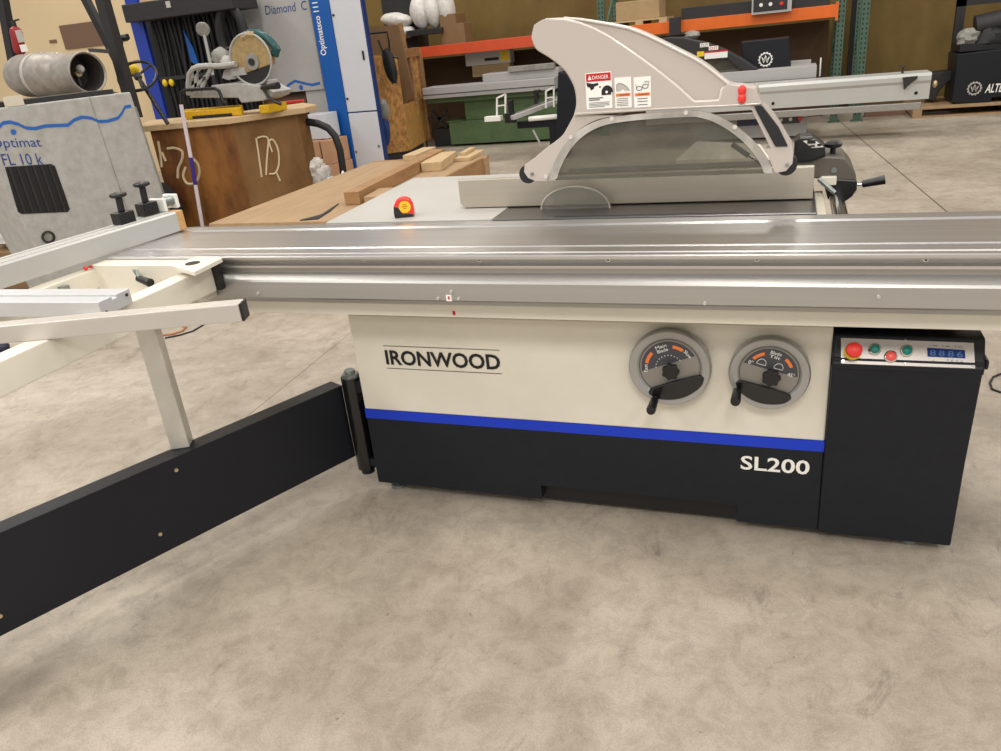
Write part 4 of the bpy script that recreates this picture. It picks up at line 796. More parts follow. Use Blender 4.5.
# ------------------------------------------------------------------ wide machine (grey, blue column, white door)
dy = 9.0
dm = thing('sanding_machine', 'tall grey, blue and white machine lettered Diamond C and Optimatsco 111', 'machine', (PY(330, 100, dy).x, dy+.4, 0))
b = MB(); zl = PY(285, 93, dy).z; xl_, xr_ = PY(247, 60, dy).x, PY(318, 60, dy).x
b.box(PY(237, 40, dy).x, xr_, dy+.02, dy+.7, zl, 2.45, 'light_grey'); bo = b.build('upper_housing', dm, bevel=.01, label='grey upper housing')
b = MB(); b.box(PY(322, 120, dy).x-.20, PY(330, 120, dy).x, dy+.05, dy+.7, 0, zl, 'light_grey'); b.box(xl_-.15, xl_, dy+.1, dy+.7, 0, zl, 'light_grey'); b.box(xl_, xr_, dy+.6, dy+.7, 0, zl, 'lining'); b.box(xl_, xr_, dy+.25, dy+.7, 0, .3, 'light_grey'); b.build('lower_frame', dm, bevel=.006)
q0, q1 = PY(272, 99, dy+.3), PY(311, 97, dy+.3); MB().cyl(q0-Vector((.1, 0, .04)), q1-Vector((0, 0, .04)), .13, 'roll_brown', n=24).build('feed_roller', dm, label='brown roller under the housing')
ux = (PY(318, 60, dy)-PY(318, 61, dy)); 
q = PY(265, 15, dy); b = MB(); b.text('Diamond  C', (q.x, dy+.018, q.z), (1, 0, .0), (0, 0, 1), PY(306, 10, dy).x-q.x, .10, 'ink_blue', shear=.1)
pts = [(275, 91.5), (285, 88), (290, 84), (295, 81), (303, 83), (312, 85), (320, 83)]; b.build('lettering', dm, label='blue Diamond C lettering'); b = MB(); ribbon(b, [PY(x, y, dy+.019) for x, y in pts], Vector((0, -1, 0)), 'logo_blue', .032); q = PY(301, 87.5, dy+.018); b.cyl(q, q+Vector((0, -.002, 0)), .03, 'logo_blue', n=14); b.build('wave_stripe', dm, label='blue wavy stripe')
b = MB(); zc = 2.5
xb0, xb1 = PY(323, 60, dy).x, PY(340, 60, dy).x
b.box(xb0-.02, xb1, dy-.05, dy+.05, 0, zc, 'machine_blue'); colm = b.build('blue_column', dm, bevel=.008, label='bright blue column')
b = MB(); q = PY(328, 55, dy-.052); b.text('Optimatsco 111', (PY(330.5, 55, dy).x, dy-.052, q.z), (0, 0, 1), (-1, 0, 0), PY(319, 2, dy).z-q.z, .10, 'label_white', bold=.015); b.build('column_lettering', colm, label='white vertical Optimatsco 111 lettering')
xw0, xw1 = xb1+.002, PY(370, 60, dy).x; zm = PY(358, 112, dy).z
b = MB().box(xw0, xw1, dy-.03, dy+.05, zm+.008, zc, 'pale_panel'); ud_ = b.build('door', dm, bevel=.006, label='white upper door')
b = MB().box(xw0, xw1, dy-.03, dy+.05, .02, zm-.008, 'pale_panel'); ld_ = b.build('door', dm, bevel=.006, label='white lower door')
b = MB().box(xw0, xw1, dy-.02, dy+.06, .0, zc-.02, 'deep_blue'); b.box(xw1, xw1+.02, dy-.02, dy+.06, .0, zc, 'deep_blue'); b.build('door_frame', dm)
for par, pz_ in ((ud_, ((311, 18), (332, 100))), (ld_, ((351, 152), (378, 146)))):
    for px, py in pz_:
        q = PY(px if par is ud_ else px, py, dy-.03); xq = xw0+.03 if (px < 360) else xw1-.04
        MB().cyl((xq, dy-.03, q.z), (xq, dy-.042, q.z), .014, 'zinc' if par is ld_ else 'ink', n=12).build('lock', par)
q = PY(366, 55, dy-.03); MB().box(xw1-.07, xw1-.05, dy-.045, dy-.03, q.z-.05, q.z+.05, 'ink').build('latch', ud_)
# things below the housing
def simple(name, label, cat, cx, cy, w, h, Y, d, m, ground=None, group=None, bev=.006):
    x0, x1, z0, z1 = ext(cx, cy, w, h, Y)
    if ground is not None: z0 = ground
    return lone(MB().box(x0, x1, Y, Y+d, z0, z1, m), name, label, cat, ((x0+x1)/2, Y+d/2, z0), group, bevel=bev)
simple('tool_cabinet', 'small white box stacked on cardboard boxes beside the plywood crate', 'box', 316, 127, 21, 25, 8.6, .3, 'pale_panel')
x0, x1, z0, z1 = ext(314, 153, 13, 24, 8.5); zt_c = PY(316, 140, 8.6).z
lone(MB().box(x0-.1, x1, 8.5, 8.9, z0, zt_c-.002, 'cardboard'), 'cardboard_box', 'left upper cardboard box under the small white box', 'cardboard box', (x0, 8.7, z0), 'cardboard boxes beside the plywood crate', bevel=.006)
x2, x3, _, _ = ext(327, 150, 11, 24, 8.5); lone(MB().box(x1+.02, x3, 8.5, 8.9, z0, zt_c-.002, 'cardboard'), 'cardboard_box', 'right upper cardboard box beside the blue column', 'cardboard box', (x3, 8.7, z0), 'cardboard boxes beside the plywood crate', bevel=.006)
lone(MB().box(x0-.1, x3+.02, 8.5, 8.9, 0, z0-.002, 'cardboard'), 'cardboard_box', 'lowest and widest cardboard box of the stack beside the plywood crate', 'cardboard box', (x0+.1, 8.7, 0), 'cardboard boxes beside the plywood crate', bevel=.006)
q = PZ(330, 195, .0)
hs = MB(); hpts = [(300, 121), (308, 122), (318, 123.5), (328, 128), (335, 136), (340, 150), (343, 170), (345, 190), (347, 207)]
hyy = 7.0; P3 = [PY(x, y, hyy) for x, y in hpts]; P3.append(Vector((P3[-1].x, P3[-1].y, .03))); lone(hs.tube(P3, .036, 'rubber', 10), 'bent_hose', 'thick black hose arching down beside the plywood crate', 'hose', (P3[-1].x, hyy, 0))

# ------------------------------------------------------------------ long low shipping crate
lz = .5
rn, rf_ = PZ(412, 196, lz), PZ(484, 155.5, lz); ln_ = PZ(352, 200, lz)
xr2 = (rn.x+rf_.x)/2; xl2 = PZ(348, 190, lz).x; yn, yf = 4.12, rf_.y
xll = PZ(205, 225, lz).x
lc = thing('shipping_crate', 'long low open-topped pine shipping crate behind the cream table', 'crate', ((xl2+xr2)/2, (yn+yf)/2, 0))
b = MB().box(xll, xr2-.01, yn, yf, lz-.03, lz, 'wood_pine'); b.build('top_panel', lc, bevel=.003)
b = MB().box(xr2-.03, xr2, yn, yf, 0, lz+.001, 'wood_ply'); b.build('side_panel', lc, bevel=.002, label='plywood side')
b = MB().box(xll, xr2, yf-.06, yf, 0, lz+.002, 'wood_ply'); b.build('end_panel', lc, bevel=.002)
b = MB().box(xll, xll+.03, yn, yf-.06, 0, lz-.03, 'wood_ply').box(xll, xr2, yn, yn+.03, 0, lz-.03, 'wood_ply'); b.build('back_panels', lc)
b = MB().box(xr2, xr2+.02, yf-.16, yf-.06, 0, lz, 'wood_pine'); b.build('corner_batten', lc)
b = MB().box(xr2+.001, xr2+.006, PZ(425, 186, lz).y, PZ(440, 178, lz).y, .2, lz-.02, 'plastic_wrap'); b.build('plastic_sleeve', lc)
zp = lz+.001
pn, pf2 = PZ(350, 200, lz), PZ(444, 158, lz)
def plank(name, label, a, b, w, h, z, m, cat='plank', g='loose planks on the long pine crate'):
    a, b = up_(a, z+h/2), up_(b, z+h/2); return lone(MB().bar(a, b, w, h, m), name, label, cat, ((a.x+b.x)/2, (a.y+b.y)/2, z), g, bevel=.003)
plank('wooden_plank', 'longest brown plank lying along the pine crate', PZ(353, 205, lz), PZ(440, 159, lz), .11, .085, zp, 'wood_ply')
plank('wooden_plank', 'short thick pale block plank right of the longest plank', PZ(432, 171.5, lz), PZ(448, 160, lz), .17, .07, zp, 'wood_pale')
plank('wooden_plank', 'small pale plank at the far left end of the longest plank', PZ(410, 161, lz), PZ(430, 152.5, lz), .13, .05, zp, 'wood_pale')
plank('wooden_plank', 'low near plank with a square end beside the tape measure', PZ(385, 199, lz+.03), PZ(400, 190, lz+.03), .30, .05, zp, 'wood_pine')
plank('wooden_plank', 'lower small pale offcut near the far corner of the crate', PZ(462, 161.5, lz), PZ(477, 153.5, lz), .14, .03, zp, 'wood_pale')
plank('wooden_plank', 'upper narrow offcut stacked at the far corner of the crate', PZ(463, 159.5, lz), PZ(473, 154, lz), .05, .028, zp+.031, 'wood_pale')
# rag pile and bottle
q = PZ(325, 192, lz); 
for k, (px, py, rx, rz) in enumerate(((322, 176, .09, .12), (328, 186, .12, .09), (337, 189, .10, .08), (318, 167, .06, .08))):
    yy = 6.2; q = PY(px, py, yy); lone(MB().blob((q.x, yy, max(q.z, rz)), rx, .09, rz, 'rag', jit=.16, seg=18), 'rag', ['crumpled dirty white rag, upper middle of the heap between crate and blue column', 'large crumpled white rag at the bottom of the heap beside the plywood crate', 'white rag nearest the bottle beside the blue column', 'topmost small beige rag against the plywood crate edge'][k], 'rag', (q.x, yy, max(q.z, rz)-rz), 'rags heaped beside the plywood crate')
q = PY(330, 200, 6.3); lone(MB().box(q.x-.35, q.x+.12, 5.95, 6.55, 0, PY(330, 195, 6.2).z, 'mdf'), 'rag_shelf', 'low brown wooden box under the heap of white rags', 'box', (q.x-.1, 6.2, 0), bevel=.005)
by = 6.2; q = PY(346, 190, by); q2 = PY(344.5, 173, by); bt = thing('spray_bottle', 'small plastic bottle with blue liquid in front of the blue column', 'bottle', (q.x, by, q.z-.02))
MB().lathe([(.03, -.02), (.04, -.01), (.042, .07), (.03, .09), (.012, .10)], (q.x, by, q.z), (0, 0, 1), 'bottle_blue', 18).build('bottle_body', bt); MB().lathe([(.02, .10), (.026, .11), (.02, .14), (.006, .17)], (q.x, by, q.z), (0, 0, 1), 'label_white', 14).build('nozzle', bt)
lone(MB().box(q.x-.1, q.x+.13, by-.1, by+.2, 0, q.z-.021, 'mdf'), 'bottle_stand', 'low brown block under the blue bottle', 'block', (q.x, by, 0), bevel=.004)
# dark torn cardboard on crate
a, c = PZ(296, 221, lz), PZ(338, 207, lz); b = MB().prism([up_(PZ(300, 221, lz), zp), up_(PZ(318, 219.5, lz), zp), up_(PZ(330, 212, lz), zp), up_(PZ(339, 204, lz), zp), up_(PZ(331, 209, lz), zp), up_(PZ(322, 215, lz), zp)], (0, 0, .006), 'dark_metal'); lone(b, 'strapping_band', 'thin dark strip lying on the near end of the pine crate', 'strip', (a.x, a.y, zp))

# ------------------------------------------------------------------ OSB bins
oby = 10.0
p1, p2, p3 = PZ(384, 162, .0), PZ(411, 158, 0), PZ(430, 146, 0); p1.z = p2.z = p3.z = 0
zA = PY(375, 56, p1.y).z
ob = thing('wooden_bin', 'tall open OSB bin with scrap boards sticking out beside the white doors', 'bin', ((p1.x+p3.x)/2, p2.y+.3, 0))
d13 = p3-p2; d21 = p1-p2; zB = .10; back = p1+d13
hz1, hz2, hz3 = PY(371, 56, p1.y).z, PY(399, 56, p2.y).z, PY(404, 105, p2.y).z
def wallp(mb, a, b, z0, z1a, z1b, m, th=.03):
    n = Vector((-(b-a).y, (b-a).x, 0)).normalized()*th; return mb.prism([up_(a, z0), up_(b, z0), up_(b, z1b), up_(a, z1a)], n, m)
b = wallp(MB(), p1, p2, zB, hz1, hz2, 'osb'); b.build('left_panel', ob, bevel=.003)
b = wallp(MB(), p2, p3, zB, hz3, hz3-.0, 'osb_strand'); b.build('right_panel', ob, bevel=.003, label='lower pale strand board side')
b = MB(); wallp(b, back, p1, zB, hz1, hz1, 'osb'); wallp(b, p3, back, zB, 1.25, 1.25, 'osb'); b.build('back_panels', ob)
fr_ = MB(); fr_.bar(up_(p3, zB), up_(p3, 1.36), .09, .09, 'wood_ply', upv=(1, 0, 0)).bar(up_(p3, 1.33), up_(p3-(p3-p2)*.75, 1.33), .05, .12, 'wood_ply').bar(up_(p2.lerp(p3, .55), hz3-.05), up_(p2.lerp(p3, .55), 1.3), .07, .05, 'wood_ply', upv=(1, 0, 0)); fr_.build('corner_frame', ob, bevel=.004)
b = MB(); fl_ = [up_(p1, 0), up_(p2, 0), up_(p3, 0), up_(back, 0)]; cen = (p1+p3)*.5
b.prism([up_(cen+(v-cen)*.9, 0.0) for v in (p1, p2, p3, back)], (0, 0, zB), 'dark_metal'); b.build('skid', ob)
b = MB(); Yb = p2.y+.25; b.prism([PY(361, 27, Yb), PY(398, 25, Yb), PY(413, 92, Yb), PY(405, 106, Yb), PY(372, 110, Yb)], (0, .03, 0), 'mdf'); lone(b, 'brown_board', 'large flat brown board standing in the OSB bin', 'board', up_(PY(390, 108, Yb), .1))
bt_, bb_ = PY(400, 23, p2.y+.85), PY(418, 116, p2.y+.85); bb_ = bt_+(bb_-bt_)*((bt_.z-.0)/(bt_.z-bb_.z)); b = MB().bar(bt_, bb_, .05, .07, 'wood_ply', upv=(0, 1, 0)); lone(b, 'wooden_batten', 'upright pale batten leaning in the OSB bin', 'batten', bb_, bevel=.004)
b = MB(); yy = p1.y-.12; b.blob(PY(390, 66, yy), .085, .06, .22, 'rubber', jit=.08, rot=R(-8)); b.tube([PY(x, y, yy) for x, y in [(366, 34), (387, 32), (389, 42), (390, 56)]], .012, 'rubber', 6); b.tube([PY(378, 40, yy), PY(384, 55, yy), PY(398, 58, yy)], .012, 'rubber', 6); lone(b, 'black_bag', 'black bag hanging over the edge of the OSB bin', 'bag', PY(390, 84, yy))
b = MB(); yy = p1.y-.1; b.blob(PY(382, 110, yy), .11, .06, .14, 'dirty_grey', jit=.15).blob(PY(384, 128, yy), .08, .05, .22, 'deep_blue', jit=.1); lone(b, 'blue_cloth', 'dirty grey blue cloth hanging down the left side of the OSB bin', 'cloth', PY(384, 146, yy))

# ------------------------------------------------------------------ pallet rack
ky = 11.2
zb0, zb1 = 1.245, 1.385
ub = [PY(600.5, 10, ky).x, PY(838, 60, ky).x, PY(863.5, 40, ky).x]
def upright(px0x, name, label):
    o = thing(name, label, 'rack upright', (px0x, ky+.5, 0), group='green rack uprights'); 
    for yq in (ky-.0, ky+.9):
        b = MB(); b.box(px0x-.045, px0x+.045, yq, yq+.07, 0, 4.2, 'rack_green')
        for k in range(52):
            for sx in (-.022, .022): b.box(px0x+sx-.008, px0x+sx+.008, yq-.0015, yq+.001, .08+k*.055, .105+k*.055, 'ink')
        b.build('post', o)
    b = MB(); 
    for k in range(4): b.bar((px0x, ky+.06, .3+.9*k), (px0x, ky+.9, .9+.9*k), .03, .03, 'rack_green')
    b.build('bracing', o); MB().box(px0x-.07, px0x+.07, ky-.02, ky+.1, 0, .012, 'rack_green').build('foot_plate', o); return o
upright(ub[0], 'rack_upright', 'perforated green rack upright behind the tip of the blade guard')
upright(ub[1], 'rack_upright', 'perforated green rack upright where the orange beam ends')
upright(ub[2], 'rack_upright', 'rightmost perforated green rack upright, standing free of the beam')
# dark strip filling the gap between the right uprights
lone(MB().box(PY(850, 60, 12.2).x-.02, PY(852, 60, 12.2).x+.14, 12.25, 12.4, 0, 4.2, 'dark_metal'), 'dark_gap_strip', 'dark strip in the gap between the two right green uprights', 'column', (PY(851, 60, 11.9).x, 12, 0))
def beam_(x0, x1, m, label, yq=ky-.05):
    o = thing('rack_beam', label, 'rack beam', ((x0+x1)/2, yq+.025, zb0), group='orange rack beams')
    MB().box(x0, x1, yq, yq+.05, zb0, zb1, m).box(x0, x1, yq+.05, yq+.08, zb0, zb0+.05, m).build('beam', o, bevel=.004)
    for x in (x0, x1): MB().box(x-.01 if x == x0 else x-.02, x+.02 if x == x0 else x+.01, yq-.006, yq+.006, zb0-.04, zb1+.03, m).build('end_plate', o)
beam_(-7.2, ub[0]-.05, 'red_orange', 'red-orange shelf beam left of the blade guard'); beam_(ub[0]+.05, ub[1]-.05, 'orange', 'bright orange shelf beam right of the blade guard')
lone(MB().box(-7.2, ub[0]-.03, ky+.04, ky+.95, zb0+.05, zb0+.08, 'mdf').box(-7.2, ub[0]-.03, ky+.93, ky+.98, zb0, zb1, 'red_orange'), 'shelf_deck', 'shelf deck lying on the red-orange beam at left', 'shelf', (-5, ky+.5, zb0+.05))
lone(MB().box(ub[0]+.05, ub[1]-.03, ky+.04, ky+.95, zb0+.05, zb0+.08, 'mdf').box(ub[0]+.05, ub[1]-.03, ky+.93, ky+.98, zb0, zb1, 'orange'), 'shelf_deck', 'shelf deck lying on the bright orange beam at right', 'shelf', (-1, ky+.5, zb0+.05))
sz = zb0+.081
# bags and things on shelf
bags = [((395, 20), .26, .10, -8), ((403, 32), .17, .09, 0), ((419, 16), .15, .26, 10), ((432, 15), .13, .26, 8), ((445, 6), .12, .22, 5)]
names = ['long white bag lying flat at the left end of the shelf', 'small white bag tucked under the flat one on the shelf', 'left of the two large upright white bags on the shelf', 'right of the two large upright white bags on the shelf', 'pale upright bag at the right end of the bag row']
for (c_, rx, rz, rr_), nm in zip(bags, names):
    q = PY(*c_, ky+.12); tb_z = PY(424, 29.2, ky).z
    if rx > .11 and rx < .16: top_ = q.z+rz; rz = (top_-tb_z)/2*1.02; q.z = tb_z+rz*.99
    lone(MB().blob((q.x, ky+.18, q.z), rx, .15, rz, 'white_bag', jit=.05, seg=20, rot=R(-rr_)), 'plastic_bag', nm, 'bag', (q.x, ky+.18, q.z-rz), 'white plastic bags on the rack shelf', subsurf=1)
simple('black_tray', 'flat black tray under the two large white bags', 'tray', 424, 32, 36, 6, ky-.02, .5, 'dark_metal')
simple('carton', 'brown worn carton right of the white bags on the shelf', 'carton', 448, 24, 16, 20, ky+.05, .4, 'mdf', ground=sz)
simple('carton', 'small dark brown block at the right of the worn carton', 'carton', 460, 27, 8, 8, ky+.05, .3, 'mdf', ground=sz)
simple('wire_basket', 'black mesh basket left of the white bags', 'basket', 397, 3, 32, 26, ky+.3, .4, 'dark_metal', ground=sz)
# pallet on shelf
def pallet(name, label, x0, x1, y0, y1, z0, m, group=None):
    o = thing(name, label, 'pallet', ((x0+x1)/2, (y0+y1)/2, z0), group=group); n = 5
    for k in range(n): a = y0+(y1-y0)*k/n; MB().box(x0, x1, a, a+(y1-y0)/n*.8, z0+.1, z0+.122, m).build('deck_board', o)
    for k in range(3):
        xx = x0+(x1-x0-.1)*k/2; MB().box(xx, xx+.1, y0, y1, z0+.022, z0+.1, m).build('stringer', o)
    for yq in (y0, y1-.1): MB().box(x0, x1, yq, yq+.1, z0, z0+.022, m).build('bottom_board', o)
    return o
x0, x1 = PY(612, 12, ky).x, PY(667, 8, ky).x; pallet('wooden_pallet', 'pale wooden pallet on the rack shelf above the blade guard', x0, x1, ky-.04, ky+.7, sz, 'wood_pale')
lone(MB().box(x0+.05, x1-.1, ky+.0, ky+.6, sz+.123, sz+.35, 'tan_box'), 'carton', 'tan carton standing on the pale pallet on the shelf', 'carton', ((x0+x1)/2, ky+.3, sz+.123), bevel=.006)
# machine on shelf right
sm_ = thing('shelf_machine', 'dark grey machine bed with a small button panel on the orange shelf', 'machine', (PY(720, 5, ky).x, ky+.2, sz))
x0, x1 = PY(669.5, 15, ky-.1).x, PY(752, 5, ky-.1).x
MB().box(x0+.14, x1+.9, ky-.02, ky+.5, sz, sz+.2, 'dark_metal').build('bed', sm_, bevel=.006)
MB().box(x0, x0+.14, ky-.14, ky-.05, zb0-.03, sz+.1, 'dark_metal').build('bracket', sm_, bevel=.004)
b = MB(); xa, xb_, za, zb_ = ext(772, 0, 40, 26, ky-.12); b.box(xa, xb_, ky-.15, ky-.06, za, zb_, 'light_grey'); b.box(xa+.02, xb_-.05, ky-.152, ky-.15, za+.025, zb_-.02, 'dark_metal'); pn_ = b.build('button_panel', sm_, bevel=.004, label='grey framed black button panel')
for k, (px, m_n) in enumerate(((761, 'label_white'), (770.5, 'label_white'), (781.5, 'red_plastic'))):
    q = PY(px, 5-k*.9, ky-.155); MB().cyl(q, q+Vector((0, -.006, 0)), .022, m_n, n=14).build('button', pn_)

# boxes under the shelf on wall machine
lone(MB().box(-7.2, ub[0], ky+.75, ky+.8, 0, 1.2, 'shelf_shade_brown'), 'shelf_shade_sheet', 'large dark brown sheet added for the shade under the left shelf', 'sheet', (-5, ky+.77, 0))  # shade under the left shelf, put in as a dark sheet
lone(MB().box(ub[0]+.1, ub[1]-.1, ky+.75, ky+.8, 0, 1.2, 'shelf_shade_brown'), 'shelf_shade_sheet', 'large dark brown sheet added for the shade under the bright orange shelf', 'sheet', (-1, ky+.77, 0))  # same for the shade under the orange shelf
lt = thing('lamp_carton', 'long pale carton with dark lettering and yellow patch under the shelf', 'carton', (PY(487, 56, ky+.3).x, ky+.4, PY(487, 61, ky+.3).z))
b = MB(); xa, xb_, za, zb_ = ext(487.5, 55.5, 45, 9.5, ky+.3); za = PY(491, 64.2, ky+.32).z; b.box(xa, xb_, ky+.3, ky+.5, za, zb_, 'label_grey'); b.box(xa+.3, xa+.52, ky+.298, ky+.3, za+.05, za+.09, 'ink').box(xa+.55, xa+.68, ky+.298, ky+.3, za+.03, zb_-.02, 'yellow_plastic'); b.build('carton_body', lt, bevel=.004)
sbx = simple('drawer_box', 'plain tan box hanging below the lettered carton', 'box', 491, 70, 38, 12, ky+.32, .2, 'tan_box')
xa, xb_, za, zb_ = ext(491, 70, 38, 12, ky+.32); lone(MB().box(xa+.1, xb_-.1, ky+.34, ky+.5, 0, za-.001, 'dark_metal').box(xa+.05, xb_-.05, ky+.3, ky+.54, 0, .04, 'dark_metal'), 'box_stand', 'dark stand holding the tan box behind the green saw', 'stand', ((xa+xb_)/2, ky+.42, 0))
# ------------------------------------------------------------------ green saw machine
gy_ = 10.9
gm = thing('green_saw', 'green panel saw with a long grey rail, below the red-orange shelf', 'panel saw', (PY(505, 140, gy_).x, gy_+.4, 0))
xa, xb_ = PY(450, 135, gy_).x, PY(556, 132, gy_).x; zt_g = PY(450, 122, gy_).z
MB().box(xa, xb_+.3, gy_, gy_+.6, .03, zt_g, 'green_paint').box(xa-.03, xa+.2, gy_-.02, gy_+.3, zt_g, zt_g+.012, 'green_paint').build('base', gm, bevel=.008)
xa2 = PY(463, 112, gy_).x; MB().box(xa2, xb_+.3, gy_+.08, gy_+.6, zt_g, PY(463, 100, gy_).z, 'green_paint').build('body', gm, bevel=.008)
za, zb_ = PY(430, 108, gy_-.1).z, PY(430, 99, gy_-.1).z
xr_g = PY(540, 95, gy_).x; xl_g = PY(427, 100, gy_).x
MB().box(xl_g, xr_g+.1, gy_-.02, gy_+.5, zb_-.07, zb_-.0, 'green_paint').build('rail_support', gm, bevel=.004)
MB().box(xl_g, xr_g+.25, gy_-.12, gy_+.3, zb_, zb_+.15, 'light_grey').box(xl_g, xr_g+.25, gy_-.13, gy_-.11, zb_+.05, zb_+.06, 'dark_metal').build('rail', gm, bevel=.006, label='long grey rail')
xa, xb_, za2, zb2 = ext(522, 80, 76, 9, gy_+.1); MB().box(xa, xb_, gy_+.05, gy_+.5, zb_+.15, zb_+.26, 'light_grey').box(xa+.4, xb_-.05, gy_+.0, gy_+.1, zb_+.26, zb_+.33, 'dirty_grey').build('rip_fence', gm, bevel=.006)
dk = MB(); 
for (a, c) in (((432, 128), (447, 110)), ((432, 110), (447, 128)), ((428, 118), (450, 118))): dk.bar(PY(*a, gy_+.1), PY(*c, gy_+.1), .03, .03, 'dark_metal', upv=(0, 1, 0))
dk.box(PY(430, 125, gy_).x, PY(448, 125, gy_).x, gy_+.1, gy_+.5, .0, .25, 'dark_metal'); dk.build('outrigger_brace', gm)
# crosscut outfit in front (white / black)
oy2 = 9.6
of = thing('crosscut_outfit', 'white framed crosscut table on a black stand in front of the green saw', 'saw table', (PY(545, 140, oy2).x, oy2, 0))
b = MB(); xa, xb_, za, zb_ = ext(540, 124, 46, 7, oy2); b.box(xa, xb_+.3, oy2, oy2+.1, za, zb_, 'powder_black'); b.box(PY(549, 130, oy2).x, PY(558, 130, oy2).x, oy2, oy2+.1, 0, za, 'powder_black'); b.build('black_frame', of, bevel=.004)
MB().cyl(PY(541.5, 146, oy2-.02)-Vector((0, 0, .0)), PY(533, 130, oy2-.02), .014, 'light_grey', n=10).build('strut', of)
b = MB(); b.cyl(PY(529, 119, oy2-.05), PY(562, 116, oy2-.05), .03, 'label_white', n=16); b.build('white_roller', of)
b = MB(); b.bar(PY(512, 118, oy2-.2), PY(560, 100, oy2+.3), .08, .05, 'light_grey'); b.bar(PY(512, 115.5, oy2-.1), PY(560, 96.5, oy2+.4), .03, .03, 'aluminium'); b.build('diagonal_fence', of, bevel=.004)
b = MB(); 
for px0, px1, yt, yb_ in ((497, 505.5, 94, 116), (546, 554, 87, 108)):
    b.bar(PY(px0, yb_, oy2-.05), PY(px0, yt+4, oy2-.05), .02, .02, 'label_white', upv=(0, 1, 0)); b.bar(PY(px1, yb_-1, oy2-.05), PY(px1, yt, oy2-.05), .02, .02, 'label_white', upv=(0, 1, 0)); b.bar(PY(px0, yt+4, oy2-.05), PY(px1, yt, oy2-.05), .02, .02, 'label_white'); b.bar(PY(px0, yb_-10, oy2-.05), PY(px1, yb_-11, oy2-.05), .015, .015, 'label_white')
b.build('white_hoops', of)
xa, xb_, za, zb_ = ext(495, 118, 16, 5, oy2); MB().box(xa, xb_, oy2-.1, oy2+.0, za, zb_, 'label_white').build('white_plate', of, bevel=.004)
for (cx, cy, w, hh) in ((510, 118, 10, 10), (510.5, 107, 4, 14), (536, 98, 3.5, 12), (536.5, 91.5, 6, 3)):
    xa, xb_, za, zb_ = ext(cx, cy, w, hh, oy2-.1); MB().box(xa, xb_, oy2-.12, oy2-.04, za, zb_, 'black_plastic').build('stop_block', of, bevel=.006)
# black upright of a machine behind the guard
b = MB(); ppoly(b, [(558, 72), (566, 73), (573, 84), (576, 98), (575, 112), (568, 128), (560, 144), (556, 143), (557, 100)], 9.4, .25, 'powder_black'); b.box(PY(560, 135, 9.4).x, PY(566, 135, 9.4).x, 9.4, 9.65, 0, PY(562, 140, 9.4).z, 'powder_black')
lone(b, 'machine_column', 'black curved machine column just left of the blade guard', 'column', (PY(563, 140, 9.4).x, 9.5, 0), bevel=.01)

# ------------------------------------------------------------------ right hand saw with gear emblem
ay = 10.0
am = thing('panel_saw', 'pale grey sliding panel saw in the right background with a black gear emblem box', 'panel saw', (PY(770, 135, ay).x, ay+.4, 0))
xa, xb_ = PY(700, 130, ay).x, PY(807, 125, ay).x
MB().box(xa, xb_, ay+.05, ay+.8, .02, PY(790, 119, ay).z, 'light_grey').build('cabinet', am, bevel=.006)
b = MB(); z0 = PY(765, 124, ay).z; z1 = PY(765, 118, ay).z; b.box(PY(737, 121, ay).x, PY(800, 119, ay).x, ay+.035, ay+.05, PY(770, 125, ay).z, PY(770, 117.5, ay).z, 'dial_dark'); cp = b.build('control_strip', am)
for px, mm in ((743, 'ink_blue'), (752, 'ink_blue'), (760, 'ink_blue'), (781, 'label_white'), (790.5, 'label_white')): q = PY(px, 121.5-(px-765)*.09, ay+.03); MB().cyl(q, q+Vector((0, -.01, 0)), .02, mm, n=12).build('button', cp)
q = PY(800, 118.5, ay); MB().lathe([(.025, 0), (.025, .02), (.028, .03), (.02, .045)], (q.x, ay+.03, q.z), (0, -1, 0), 'red_plastic', 16).build('emergency_stop', cp)
ab = ay-.25
p1_, p2_ = PY(765, 96, ab), PY(931, 84, ab)
zc_ = (p1_.z+p2_.z)/2
def prof(mb, pts, x0, x1, m): return mb.prism([(x0, y, z) for y, z in pts], (x1-x0, 0, 0), m)
zt1, zb1_ = PY(845, 78.5, ab).z, PY(845, 104, ab).z
xe = PY(930.5, 84, ab).x
b = prof(MB(), [(ab, zb1_), (ab, zb1_+.16), (ab-.02, zb1_+.19), (ab-.02, zt1-.03), (ab, zt1), (ab+.35, zt1), (ab+.35, zb1_)], -1.6, xe, 'fence_face'); ba = b.build('sliding_beam', am, label='long silver sliding beam')
for px, py in ((773, 103.5), (916, 93)): q = PY(px, py, ab); MB().cyl((q.x, ab+.001, q.z), (q.x, ab-.004, q.z), .018, 'ink', n=16).build('hole_plug', ba)
q = PY(909, 82, ab-.03); MB().prism([PY(903, 77.5, ab-.05), PY(918, 76, ab-.05), PY(917, 79, ab-.05), (PY(910, 84, ab-.05)), PY(904, 90, ab-.05)], (0, .03, 0), 'dark_metal').build('corner_bracket', ba)
q = PY(902.5, 72, ab+.1); MB().cyl((q.x, ab+.1, zt1), (q.x, ab+.1, zt1+.07), .012, 'dark_metal').lathe([(.01, 0), (.025, .005), (.02, .02)], (q.x, ab+.1, zt1+.06), (0, 0, 1), 'dark_metal', 12).build('clamp_knob', ba)
z0, z1 = PY(845, 113.5, ab).z, PY(845, 106.5, ab).z; MB().box(-1.6, PY(921, 102, ab).x, ab-.03, ab+.05, z0, z1, 'aluminium').build('lower_rail', am, bevel=.006)
xa, xb_, za, zb_ = ext(760, 76, 112, 13, ay+.25); MB().box(xa-.2, xb_-.0, ay+.15, ay+.6, zt1+.0, zt1+.13, 'light_grey').build('rip_fence', am, bevel=.004)
